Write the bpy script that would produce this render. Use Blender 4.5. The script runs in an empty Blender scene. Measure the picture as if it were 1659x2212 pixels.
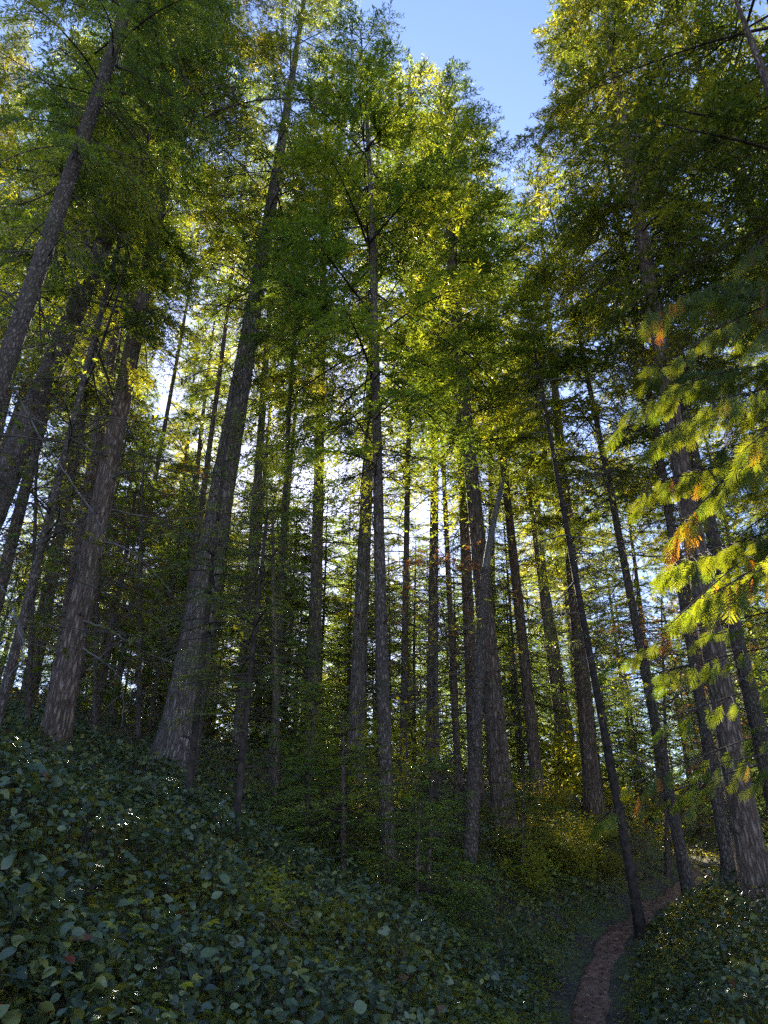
import bpy, math, random
import numpy as np
from mathutils import Vector, Matrix, Quaternion

R = math.radians
rng = np.random.default_rng(7)
random.seed(7)
scene = bpy.context.scene
COL = scene.collection

# ------------------------------------------------------------------ camera, sky, sun, exposure
EYE = 1.55
PITCH = R(28.2)
F = 1662.0                      # focal length in pixels of a 1659 x 2212 picture
CX, CY = 829.5, 1106.0
cam_data = bpy.data.cameras.new("camera")
cam_data.sensor_fit = 'VERTICAL'
cam_data.angle = 2 * math.atan(CY / F)
cam_data.clip_start = 0.05
cam_data.clip_end = 2000
cam = bpy.data.objects.new("camera", cam_data)
COL.objects.link(cam)
cam.location = (0, 0, EYE)
cam.rotation_euler = (R(90) + PITCH, 0, 0)
scene.camera = cam

SUN_EL, SUN_AZ = R(29), R(-9)   # azimuth measured from +Y towards +X
world = bpy.data.worlds.new("World")
scene.world = world
world.use_nodes = True
wn = world.node_tree
for n in list(wn.nodes):
    wn.nodes.remove(n)
sky = wn.nodes.new('ShaderNodeTexSky')
sky.sky_type = 'NISHITA'
sky.sun_disc = False
sky.sun_elevation = SUN_EL
sky.sun_rotation = SUN_AZ
sky.altitude = 900
sky.air_density = 1.0
sky.dust_density = 0.5
sky.ozone_density = 5.0
bg = wn.nodes.new('ShaderNodeBackground')
bg.inputs['Strength'].default_value = 0.066
wo = wn.nodes.new('ShaderNodeOutputWorld')
tint = wn.nodes.new('ShaderNodeMixRGB')
tint.blend_type = 'MULTIPLY'; tint.inputs[0].default_value = 1.0
tint.inputs[2].default_value = (1.08, 0.93, 0.95, 1)          # a phone's periwinkle rendering of the sky
wn.links.new(sky.outputs[0], tint.inputs[1])
wn.links.new(tint.outputs[0], bg.inputs[0])
wn.links.new(bg.outputs[0], wo.inputs[0])

sun_data = bpy.data.lights.new("sun", 'SUN')
sun_data.energy = 5.0
sun_data.angle = R(0.53)
sun_data.color = (1.0, 0.92, 0.78)
sun = bpy.data.objects.new("sun", sun_data)
COL.objects.link(sun)
SUN_DIR = Vector((math.sin(SUN_AZ) * math.cos(SUN_EL), math.cos(SUN_AZ) * math.cos(SUN_EL), math.sin(SUN_EL)))
sun.rotation_euler = (-SUN_DIR).to_track_quat('-Z', 'Y').to_euler()
sun.location = (-8, 40, 40)

scene.view_settings.view_transform = 'Standard'
scene.view_settings.look = 'None'
scene.view_settings.exposure = 2.85
scene.view_settings.gamma = 1.0
scene.render.engine = 'CYCLES'
scene.cycles.max_bounces = 8
scene.cycles.diffuse_bounces = 4
scene.cycles.transmission_bounces = 4
scene.cycles.use_denoising = False
scene.cycles.sample_clamp_indirect = 4.0

# ------------------------------------------------------------------ small helpers
def ray(px, py):
    """direction with forward component 1 for a pixel of the 1659 x 2212 picture"""
    u = (px - CX) / F
    v = (CY - py) / F
    c, s = math.cos(PITCH), math.sin(PITCH)
    return np.array([u, c - v * s, s + v * c])

def at(px, py, y):
    d = ray(px, py)
    return np.array([0, 0, EYE]) + d * (y / d[1])

def cam_depth(px, py, y):
    return y / ray(px, py)[1]

def tag(o, label=None, cat=None, group=None, kind=None):
    if label: o["label"] = label
    if cat: o["category"] = cat
    if group: o["group"] = group
    if kind: o["kind"] = kind
    return o

def vnoise(x, y, seed=0):
    """smooth 2-D value noise in 0..1"""
    x = np.asarray(x, float); y = np.asarray(y, float)
    xi = np.floor(x).astype(np.int64); yi = np.floor(y).astype(np.int64)
    fx = x - xi; fy = y - yi
    fx = fx * fx * (3 - 2 * fx); fy = fy * fy * (3 - 2 * fy)
    def h(a, b):
        n = (a * 374761393 + b * 668265263 + seed * 974634777) & 0xffffffff
        n = ((n ^ (n >> 13)) * 1274126177) & 0xffffffff
        n = n ^ (n >> 16)
        return (n & 0xffff) / 65535.0
    return (h(xi, yi) * (1 - fx) + h(xi + 1, yi) * fx) * (1 - fy) + (h(xi, yi + 1) * (1 - fx) + h(xi + 1, yi + 1) * fx) * fy

def fbm(x, y, seed=0, oct=3):
    a, s, t = 0.5, 0.0, 0.0
    for i in range(oct):
        s = s + a * vnoise(np.asarray(x) * 2 ** i, np.asarray(y) * 2 ** i, seed + i); t += a; a *= 0.5
    return s / t

def norm(v):
    return v / np.maximum(np.linalg.norm(v, axis=-1, keepdims=True), 1e-9)

class MB:
    """collects quads into one mesh"""
    def __init__(self):
        self.v = []; self.f = []; self.m = []; self.r = []; self.n = 0; self.s = []
    def add(self, verts, quads, mat=0, rnd=0.5, smooth=False):
        verts = np.asarray(verts, np.float32).reshape(-1, 3)
        quads = np.asarray(quads, np.int32).reshape(-1, 4)
        self.v.append(verts); self.f.append(quads + self.n)
        self.m.append(np.full(len(quads), mat, np.int32))
        self.s.append(np.full(len(quads), smooth, bool))
        r = np.asarray(rnd, np.float32)
        self.r.append(np.full(len(verts), rnd, np.float32) if r.ndim == 0 else r.reshape(-1))
        self.n += len(verts)
    def quads(self, V4, mat=0, rnd=0.5):
        V4 = np.asarray(V4).reshape(-1, 4, 3); n = len(V4)
        r = np.asarray(rnd)
        if r.ndim: r = np.repeat(r, 4)
        self.add(V4, np.arange(n * 4).reshape(n, 4), mat, r)
    def inst(self, T, Q, M, loc, mat=0, rnd=0.5, smooth=False):
        """template verts T (m,3), quads Q, per-copy 3x3 M (n,3,3), loc (n,3)"""
        n, m = len(loc), len(T)
        V = np.einsum('nij,mj->nmi', M, T) + loc[:, None, :]
        q = (np.asarray(Q)[None] + (np.arange(n) * m)[:, None, None]).reshape(-1, 4)
        r = np.asarray(rnd)
        if r.ndim: r = np.repeat(r, m)
        self.add(V, q, mat, r, smooth)
    def tubes(self, P, rad, sides=3, mat=0, rnd=0.5, smooth=True):
        P = np.asarray(P, float)
        if P.ndim == 2: P = P[None]
        n, k, _ = P.shape
        rad = np.broadcast_to(np.asarray(rad, float), (n, k))
        T = np.empty_like(P)
        T[:, 1:-1] = P[:, 2:] - P[:, :-2]; T[:, 0] = P[:, 1] - P[:, 0]; T[:, -1] = P[:, -1] - P[:, -2]
        T = norm(T)
        mean = norm(P[:, -1] - P[:, 0])
        ref = np.where(np.abs(mean[:, 2:3]) > 0.8, np.array([[1.0, 0, 0]]), np.array([[0, 0, 1.0]]))
        A = norm(np.cross(T, ref[:, None, :])); B = np.cross(T, A)
        ang = np.arange(sides) * 2 * math.pi / sides
        V = P[:, :, None, :] + rad[:, :, None, None] * (np.cos(ang)[None, None, :, None] * A[:, :, None, :] + np.sin(ang)[None, None, :, None] * B[:, :, None, :])
        i = np.arange(k - 1)[:, None]; j = np.arange(sides)[None]
        q = np.stack([i * sides + j, i * sides + (j + 1) % sides, (i + 1) * sides + (j + 1) % sides, (i + 1) * sides + j], -1).reshape(-1, 4)
        q = (q[None] + (np.arange(n) * k * sides)[:, None, None]).reshape(-1, 4)
        r = np.asarray(rnd)
        if r.ndim: r = np.repeat(r, k * sides)
        self.add(V, q, mat, r, smooth)
    def mesh(self, name, mats):
        v = np.concatenate(self.v); f = np.concatenate(self.f)
        me = bpy.data.meshes.new(name)
        me.vertices.add(len(v)); me.vertices.foreach_set('co', v.ravel())
        me.loops.add(f.size); me.loops.foreach_set('vertex_index', f.ravel())
        me.polygons.add(len(f)); me.polygons.foreach_set('loop_start', np.arange(len(f), dtype=np.int32) * 4)
        for m in mats: me.materials.append(m)
        me.polygons.foreach_set('material_index', np.concatenate(self.m))
        me.polygons.foreach_set('use_smooth', np.concatenate(self.s))
        a = me.attributes.new('rnd', 'FLOAT', 'POINT'); a.data.foreach_set('value', np.concatenate(self.r))
        me.update(calc_edges=True)
        return me

def link(name, me, parent=None, loc=(0, 0, 0)):
    o = bpy.data.objects.new(name, me); COL.objects.link(o)
    o.location = loc
    if parent: o.parent = parent
    return o

def empty(name, loc=(0, 0, 0)):
    o = bpy.data.objects.new(name, None); COL.objects.link(o)
    o.location = loc; o.empty_display_size = 0.2
    return o

# ------------------------------------------------------------------ materials
def new_mat(name):
    m = bpy.data.materials.new(name); m.use_nodes = True
    nt = m.node_tree
    for n in list(nt.nodes): nt.nodes.remove(n)
    out = nt.nodes.new('ShaderNodeOutputMaterial')
    return m, nt, out

def N(nt, t, **kw):
    n = nt.nodes.new(t)
    for k, v in kw.items(): setattr(n, k, v)
    return n

def ramp(nt, fac, stops):
    r = N(nt, 'ShaderNodeValToRGB')
    el = r.color_ramp.elements
    while len(el) < len(stops): el.new(0.5)
    for e, (p, c) in zip(el, stops):
        e.position = p; e.color = (*c, 1)
    nt.links.new(fac, r.inputs[0])
    return r.outputs[0]

def leaf_mat(name, stops, trans_gain=2.2, mix=0.5, rough=0.5, spec=0.3, obj_var=0.35, tint=(1.35, 0.22)):
    """stops: colour ramp over the per-leaf number"""
    m, nt, out = new_mat(name); L = nt.links
    at_ = N(nt, 'ShaderNodeAttribute', attribute_name='rnd')
    col = ramp(nt, at_.outputs['Fac'], stops)
    oi = N(nt, 'ShaderNodeObjectInfo')
    hsv = N(nt, 'ShaderNodeHueSaturation')
    mr = N(nt, 'ShaderNodeMapRange'); mr.inputs[3].default_value = 1 - obj_var; mr.inputs[4].default_value = 1 + obj_var
    L.new(oi.outputs['Random'], mr.inputs[0]); L.new(mr.outputs[0], hsv.inputs['Value'])
    mr2 = N(nt, 'ShaderNodeMapRange'); mr2.inputs[3].default_value = 0.485; mr2.inputs[4].default_value = 0.515
    mul = N(nt, 'ShaderNodeMath', operation='FRACT'); m2 = N(nt, 'ShaderNodeMath', operation='MULTIPLY'); m2.inputs[1].default_value = 7.31
    L.new(oi.outputs['Random'], m2.inputs[0]); L.new(m2.outputs[0], mul.inputs[0]); L.new(mul.outputs[0], mr2.inputs[0])
    L.new(mr2.outputs[0], hsv.inputs['Hue'])
    L.new(col, hsv.inputs['Color'])
    p = N(nt, 'ShaderNodeBsdfPrincipled')
    p.inputs['Roughness'].default_value = rough
    p.inputs['Specular IOR Level'].default_value = spec
    L.new(hsv.outputs[0], p.inputs['Base Color'])
    g = N(nt, 'ShaderNodeMixRGB', blend_type='MULTIPLY'); g.inputs[0].default_value = 1
    g.inputs[2].default_value = (trans_gain * tint[0], trans_gain, trans_gain * tint[1], 1)
    L.new(hsv.outputs[0], g.inputs[1])
    t = N(nt, 'ShaderNodeBsdfTranslucent'); L.new(g.outputs[0], t.inputs[0])
    mx = N(nt, 'ShaderNodeMixShader'); mx.inputs[0].default_value = mix
    L.new(p.outputs[0], mx.inputs[1]); L.new(t.outputs[0], mx.inputs[2])
    L.new(mx.outputs[0], out.inputs[0])
    return m

def bark_mat(name, dark, mid, light, moss=(0.05, 0.06, 0.02), moss_amt=0.5, freq=14.0, zs=0.16, bump=0.06, lichen=0.25):
    m, nt, out = new_mat(name); L = nt.links
    tc = N(nt, 'ShaderNodeTexCoord')
    mp = N(nt, 'ShaderNodeMapping'); mp.inputs['Scale'].default_value = (freq, freq, freq * zs)
    L.new(tc.outputs['Object'], mp.inputs[0])
    nz = N(nt, 'ShaderNodeTexNoise'); nz.inputs['Scale'].default_value = 1.0; nz.inputs['Detail'].default_value = 6; nz.inputs['Roughness'].default_value = 0.65
    L.new(mp.outputs[0], nz.inputs[0])
    vo = N(nt, 'ShaderNodeTexVoronoi', feature='DISTANCE_TO_EDGE'); vo.inputs['Scale'].default_value = 1.5; vo.inputs['Randomness'].default_value = 1.0
    mv = N(nt, 'ShaderNodeMixRGB'); mv.inputs[0].default_value = 0.35
    L.new(mp.outputs[0], mv.inputs[1]); L.new(nz.outputs['Color'], mv.inputs[2])
    ad = N(nt, 'ShaderNodeVectorMath', operation='MULTIPLY_ADD')
    L.new(nz.outputs['Color'], ad.inputs[0]); ad.inputs[1].default_value = (1.5, 1.5, 1.2); L.new(mp.outputs[0], ad.inputs[2])
    L.new(ad.outputs[0], vo.inputs[0])
    c1 = N(nt, 'ShaderNodeMath', operation='MULTIPLY'); c1.inputs[1].default_value = 3.4; c1.use_clamp = True
    L.new(vo.outputs['Distance'], c1.inputs[0])
    h = N(nt, 'ShaderNodeMath', operation='MULTIPLY_ADD'); h.inputs[1].default_value = 0.5
    L.new(c1.outputs[0], h.inputs[0])
    h2 = N(nt, 'ShaderNodeMath', operation='MULTIPLY'); h2.inputs[1].default_value = 0.75
    L.new(nz.outputs['Fac'], h2.inputs[0]); L.new(h2.outputs[0], h.inputs[2])
    col = ramp(nt, h.outputs[0], [(0.2, dark), (0.55, mid), (0.95, light)])
    big = N(nt, 'ShaderNodeTexNoise'); big.inputs['Scale'].default_value = 1.3; big.inputs['Detail'].default_value = 5
    L.new(tc.outputs['Object'], big.inputs[0])
    mf = ramp(nt, big.outputs['Fac'], [(0.5, (0, 0, 0)), (0.7, (moss_amt,) * 3)])
    mm = N(nt, 'ShaderNodeMixRGB'); L.new(mf, mm.inputs[0]); L.new(col, mm.inputs[1]); mm.inputs[2].default_value = (*moss, 1)
    li = N(nt, 'ShaderNodeTexNoise'); li.inputs['Scale'].default_value = 22; li.inputs['Detail'].default_value = 3
    L.new(tc.outputs['Object'], li.inputs[0])
    lf = ramp(nt, li.outputs['Fac'], [(0.62, (0, 0, 0)), (0.72, (lichen,) * 3)])
    ml = N(nt, 'ShaderNodeMixRGB'); L.new(lf, ml.inputs[0]); L.new(mm.outputs[0], ml.inputs[1]); ml.inputs[2].default_value = (0.3, 0.32, 0.27, 1)
    p = N(nt, 'ShaderNodeBsdfPrincipled'); p.inputs['Roughness'].default_value = 0.9; p.inputs['Specular IOR Level'].default_value = 0.2
    L.new(ml.outputs[0], p.inputs['Base Color'])
    b = N(nt, 'ShaderNodeBump'); b.inputs['Strength'].default_value = 1.0; b.inputs['Distance'].default_value = bump
    L.new(h.outputs[0], b.inputs['Height']); L.new(b.outputs[0], p.inputs['Normal'])
    L.new(p.outputs[0], out.inputs[0])
    return m

def plain_mat(name, c1, c2, scale=8, rough=0.9, spec=0.2):
    m, nt, out = new_mat(name); L = nt.links
    tc = N(nt, 'ShaderNodeTexCoord')
    nz = N(nt, 'ShaderNodeTexNoise'); nz.inputs['Scale'].default_value = scale; nz.inputs['Detail'].default_value = 5
    L.new(tc.outputs['Object'], nz.inputs[0])
    col = ramp(nt, nz.outputs['Fac'], [(0.35, c1), (0.7, c2)])
    p = N(nt, 'ShaderNodeBsdfPrincipled'); p.inputs['Roughness'].default_value = rough; p.inputs['Specular IOR Level'].default_value = spec
    L.new(col, p.inputs['Base Color']); L.new(p.outputs[0], out.inputs[0])
    b = N(nt, 'ShaderNodeBump'); b.inputs['Distance'].default_value = 0.02
    L.new(nz.outputs['Fac'], b.inputs['Height']); L.new(b.outputs[0], p.inputs['Normal'])
    return m

M = {}
M['fir_leaf'] = leaf_mat('fir_needles', [(0.0, (0.016, 0.032, 0.012)), (0.5, (0.038, 0.062, 0.016)), (1.0, (0.100, 0.114, 0.020))], trans_gain=6.4, mix=0.42)
M['hemlock_leaf'] = leaf_mat('hemlock_needles', [(0.0, (0.060, 0.098, 0.032)), (0.6, (0.105, 0.155, 0.045)), (1.0, (0.170, 0.195, 0.055))], trans_gain=3.0, mix=0.5, tint=(1.1, 0.30))
M['sapling_leaf'] = leaf_mat('fresh_hemlock_needles', [(0.0, (0.090, 0.140, 0.030)), (0.6, (0.150, 0.215, 0.042)), (1.0, (0.230, 0.270, 0.055))], trans_gain=2.6, mix=0.4, tint=(1.1, 0.3), obj_var=0.15)
M['brown_leaf'] = leaf_mat('dead_needles', [(0.0, (0.050, 0.030, 0.016)), (1.0, (0.14, 0.075, 0.035))], trans_gain=2.0, mix=0.4)
M['cedar_leaf'] = leaf_mat('cedar_scales', [(0.0, (0.040, 0.075, 0.014)), (0.75, (0.095, 0.120, 0.018)), (0.82, (0.150, 0.105, 0.022)), (0.9, (0.17, 0.075, 0.022)), (1.0, (0.13, 0.050, 0.022))], trans_gain=2.7, mix=0.6, obj_var=0.05)
M['salal_leaf'] = leaf_mat('salal_leaf', [(0.0, (0.020, 0.032, 0.019)), (0.45, (0.068, 0.096, 0.046)), (0.72, (0.115, 0.142, 0.056)), (0.86, (0.170, 0.165, 0.036)), (0.94, (0.12, 0.12, 0.03)), (0.97, (0.16, 0.055, 0.03)), (1.0, (0.16, 0.05, 0.05))], trans_gain=1.8, mix=0.22, rough=0.38, spec=0.5, obj_var=0.0)
M['shrub_leaf'] = leaf_mat('huckleberry_leaf', [(0.0, (0.13, 0.155, 0.035)), (0.6, (0.235, 0.255, 0.05)), (1.0, (0.33, 0.31, 0.07))], trans_gain=2.0, mix=0.45, rough=0.5, obj_var=0.2)
M['maple_leaf'] = leaf_mat('maple_leaf', [(0.0, (0.14, 0.19, 0.035)), (0.8, (0.22, 0.26, 0.045)), (1.0, (0.30, 0.27, 0.05))], trans_gain=2.3, mix=0.45, rough=0.5, obj_var=0.1)
M['fern_leaf'] = leaf_mat('fern_leaf', [(0.0, (0.06, 0.10, 0.05)), (1.0, (0.12, 0.16, 0.08))], trans_gain=1.6, mix=0.35, rough=0.4, obj_var=0.1)
M['litter'] = leaf_mat('dry_leaf', [(0.0, (0.10, 0.055, 0.03)), (0.6, (0.22, 0.14, 0.08)), (1.0, (0.34, 0.25, 0.17))], trans_gain=1.0, mix=0.1, rough=0.7, obj_var=0)
M['red_leaf'] = leaf_mat('red_leaf', [(0.0, (0.42, 0.05, 0.06)), (1.0, (0.48, 0.07, 0.07))], trans_gain=1.2, mix=0.3, rough=0.5, obj_var=0)
M['wood'] = plain_mat('limb_wood', (0.030, 0.022, 0.017), (0.075, 0.058, 0.045), 12)
M['dead'] = plain_mat('dead_limb_wood', (0.045, 0.036, 0.030), (0.19, 0.17, 0.15), 5)
M['stem'] = plain_mat('dark_stem', (0.02, 0.015, 0.012), (0.06, 0.045, 0.035), 15)
M['bark_grey'] = bark_mat('grey_furrowed_bark', (0.030, 0.024, 0.020), (0.15, 0.120, 0.096), (0.28, 0.235, 0.195), freq=15, zs=0.18, bump=0.06)
M['bark_brown'] = bark_mat('brown_furrowed_bark', (0.018, 0.013, 0.010), (0.150, 0.103, 0.076), (0.27, 0.200, 0.158), freq=14, zs=0.2, bump=0.05)
M['bark_dark'] = bark_mat('dark_scaly_bark', (0.012, 0.010, 0.009), (0.100, 0.074, 0.058), (0.21, 0.165, 0.135), freq=22, zs=0.35, bump=0.03, lichen=0.45)
M['bark_pale'] = bark_mat('bleached_wood', (0.04, 0.035, 0.03), (0.11, 0.096, 0.080), (0.19, 0.172, 0.15), freq=20, zs=0.05, bump=0.01, moss_amt=0.1)

def ground_mat():
    m, nt, out = new_mat('forest_floor'); L = nt.links
    tc = N(nt, 'ShaderNodeTexCoord')
    a = N(nt, 'ShaderNodeTexNoise'); a.inputs['Scale'].default_value = 1.2; a.inputs['Detail'].default_value = 8
    b = N(nt, 'ShaderNodeTexNoise'); b.inputs['Scale'].default_value = 18; b.inputs['Detail'].default_value = 6
    L.new(tc.outputs['Object'], a.inputs[0]); L.new(tc.outputs['Object'], b.inputs[0])
    c1 = ramp(nt, b.outputs['Fac'], [(0.3, (0.020, 0.016, 0.011)), (0.55, (0.065, 0.048, 0.032)), (0.75, (0.13, 0.095, 0.062))])
    c2 = ramp(nt, b.outputs['Fac'], [(0.3, (0.035, 0.042, 0.014)), (0.7, (0.11, 0.12, 0.036))])
    mf = ramp(nt, a.outputs['Fac'], [(0.42, (0, 0, 0)), (0.6, (1, 1, 1))])
    mx = N(nt, 'ShaderNodeMixRGB'); L.new(mf, mx.inputs[0]); L.new(c1, mx.inputs[1]); L.new(c2, mx.inputs[2])
    p = N(nt, 'ShaderNodeBsdfPrincipled'); p.inputs['Roughness'].default_value = 0.95
    L.new(mx.outputs[0], p.inputs['Base Color'])
    bp = N(nt, 'ShaderNodeBump'); bp.inputs['Distance'].default_value = 0.05; L.new(b.outputs['Fac'], bp.inputs['Height']); L.new(bp.outputs[0], p.inputs['Normal'])
    L.new(p.outputs[0], out.inputs[0])
    return m
M['ground'] = ground_mat()
M['path'] = plain_mat('trodden_dirt', (0.13, 0.062, 0.040), (0.27, 0.155, 0.105), 9, rough=0.95)

# ------------------------------------------------------------------ terrain
# pixels where the photograph shows the ground (of the 1659 x 2212 picture), with the distance ahead of each
PATH_PX = [(1268, 2212, 8.3), (1282, 2110, 9.8), (1318, 2035, 11.2), (1375, 1985, 12.8), (1432, 1945, 14.8), (1492, 1905, 17.2), (1500, 1880, 19.2), (1462, 1850, 22), (1408, 1826, 25), (1390, 1806, 28)]
GROUND_PX = [(110, 1640, 10), (370, 1690, 12), (765, 1740, 14), (840, 1985, 10), (1088, 1810, 14), (1160, 1740, 18), (1285, 1775, 18),
             (1490, 1955, 13.2), (1592, 1975, 12), (1640, 1990, 10), (1385, 2012, 11.2), (400, 1790, 8), (505, 1850, 7.5), (1015, 1895, 11.5),
             (0, 1790, 5), (250, 1950, 5.2), (150, 1800, 7.2), (-200, 1700, 5.5), (0, 2150, 3.4), (400, 2250, 4.0), (830, 2290, 5.0), (1000, 2150, 7.5), (1500, 2150, 8.6), (1659, 2120, 8.3), (1659, 2260, 6.2),
             (600, 1700, 16), (1230, 1735, 21), (-300, 1500, 12), (200, 1560, 20)]
C = [(0, 0, 0.0), (1.5, 1, 0.0), (-1.3, 0.5, 0.25), (0, -6, -0.5), (6, 4, 0.2), (-6, 0, 1.6), (10, 8, 0.8),
     (-30, 30, 13.0), (-12, 30, 8.5), (0, 35, 7.0), (12, 35, 6.0), (30, 30, 5.5), (0, 60, 9.0), (-40, 60, 16), (40, 60, 11), (0, 110, 11), (60, 110, 14), (-60, 110, 22),
     (-30, 0, 9), (30, 0, -1), (0, -30, -3)]
for px, py, y in PATH_PX + GROUND_PX:
    C.append(tuple(at(px, py, y)))
C = np.array(C)
def _phi(r2):
    return 0.5 * r2 * np.log(np.maximum(r2, 1e-9))
def _fit(C, lam=0.04):
    n = len(C); XY = C[:, :2]
    d2 = ((XY[:, None] - XY[None]) ** 2).sum(-1)
    K = _phi(d2) + lam * np.eye(n)
    P = np.c_[np.ones(n), XY]
    A = np.block([[K, P], [P.T, np.zeros((3, 3))]])
    return np.linalg.solve(A, np.r_[C[:, 2], np.zeros(3)])
W = _fit(C)
def ground_smooth(x, y):
    x = np.asarray(x, float); y = np.asarray(y, float); s = x.shape
    q = np.c_[x.ravel(), y.ravel()]
    d2 = ((q[:, None] - C[None, :, :2]) ** 2).sum(-1)
    z = _phi(d2) @ W[:-3] + W[-3] + q @ W[-2:]
    return z.reshape(s)
PATH = np.array([(-0.1, -4.0), (0.0, 0.0), (0.55, 3.0), (1.2, 5.8)] + [tuple(at(*p)[:2]) for p in PATH_PX])
def resample(P, n):
    d = np.r_[0, np.cumsum(np.linalg.norm(np.diff(P, axis=0), axis=1))]
    t = np.linspace(0, d[-1], n)
    out = np.stack([np.interp(t, d, P[:, i]) for i in range(P.shape[1])], -1)
    for _ in range(6):
        out[1:-1] = 0.25 * out[:-2] + 0.5 * out[1:-1] + 0.25 * out[2:]
    return out
PATHL = resample(PATH, 220)
def path_dist(x, y):
    q = np.c_[np.ravel(x), np.ravel(y)]
    d = np.full(len(q), 1e9)
    for i in range(0, len(PATHL), 1):
        d = np.minimum(d, ((q - PATHL[i]) ** 2).sum(-1))
    return np.sqrt(d).reshape(np.shape(x))
def ground(x, y):
    x = np.asarray(x, float); y = np.asarray(y, float)
    z = ground_smooth(x, y)
    pd = path_dist(x, y)
    k = np.clip((pd - 0.25) / 0.5, 0, 1)
    z = z + k * ((fbm(x * 0.9, y * 0.9, 3) - 0.5) * 0.35) - 0.07 * (1 - k)
    return z

def build_ground():
    def axis(lo, hi, n, p):
        t = np.linspace(-1, 1, n); s = np.sign(t) * np.abs(t) ** p
        return np.where(s < 0, -s * lo, s * hi)
    xs = axis(-110, 110, 340, 2.4); ys = axis(-25, 170, 400, 2.2)
    ys = np.sort(np.unique(np.r_[ys[ys < 0], np.linspace(0, 30, 220), np.linspace(30.5, 170, 100)]))
    X, Y = np.meshgrid(xs, ys)
    Z = ground(X, Y)
    V = np.stack([X, Y, Z], -1).reshape(-1, 3)
    nx = len(xs); i = np.arange(len(ys) - 1)[:, None]; j = np.arange(nx - 1)[None]
    q = np.stack([i * nx + j, i * nx + j + 1, (i + 1) * nx + j + 1, (i + 1) * nx + j], -1).reshape(-1, 4)
    b = MB(); b.add(V, q, 0, 0.5, True)
    o = link('ground', b.mesh('ground', [M['ground']])); tag(o, kind='structure')
    # trodden path
    global RES; RES = [(tuple(c.round(1)), round(float(ground_smooth(c[0], c[1]) - c[2]), 2)) for c in C]
    b = MB()
    T = np.gradient(PATHL, axis=0); T = T / np.linalg.norm(T, axis=1)[:, None]
    nrm = np.c_[-T[:, 1], T[:, 0]]
    s = np.arange(len(PATHL)) * 0.15
    wl = 0.175 + 0.16 * (fbm(s * 2.2, 0 * s, 5, 3) - 0.45); wr = 0.175 + 0.16 * (fbm(s * 2.2, 0 * s, 9, 3) - 0.45)
    cols = []
    for a in np.linspace(-1, 1, 9):
        w = np.where(a < 0, -a * wl * -1, a * wr)
        p = PATHL + nrm * w[:, None]
        z = ground(p[:, 0], p[:, 1]) + 0.035 * (1 - a * a) ** 0.5 + 0.01 + 0.035 * (fbm(p[:, 0] * 5, p[:, 1] * 5, 4, 3) - 0.5)
        if abs(a) == 1: z -= 0.05
        cols.append(np.c_[p, z])
    V = np.stack(cols, 1); k = V.shape[1]; n = V.shape[0]
    i = np.arange(n - 1)[:, None]; j = np.arange(k - 1)[None]
    q = np.stack([i * k + j, (i + 1) * k + j, (i + 1) * k + j + 1, i * k + j + 1], -1).reshape(-1, 4)
    b.add(V.reshape(-1, 3), q, 0, 0.5, True)
    tag(link('path', b.mesh('path', [M['path']])), kind='structure')
build_ground()

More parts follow.
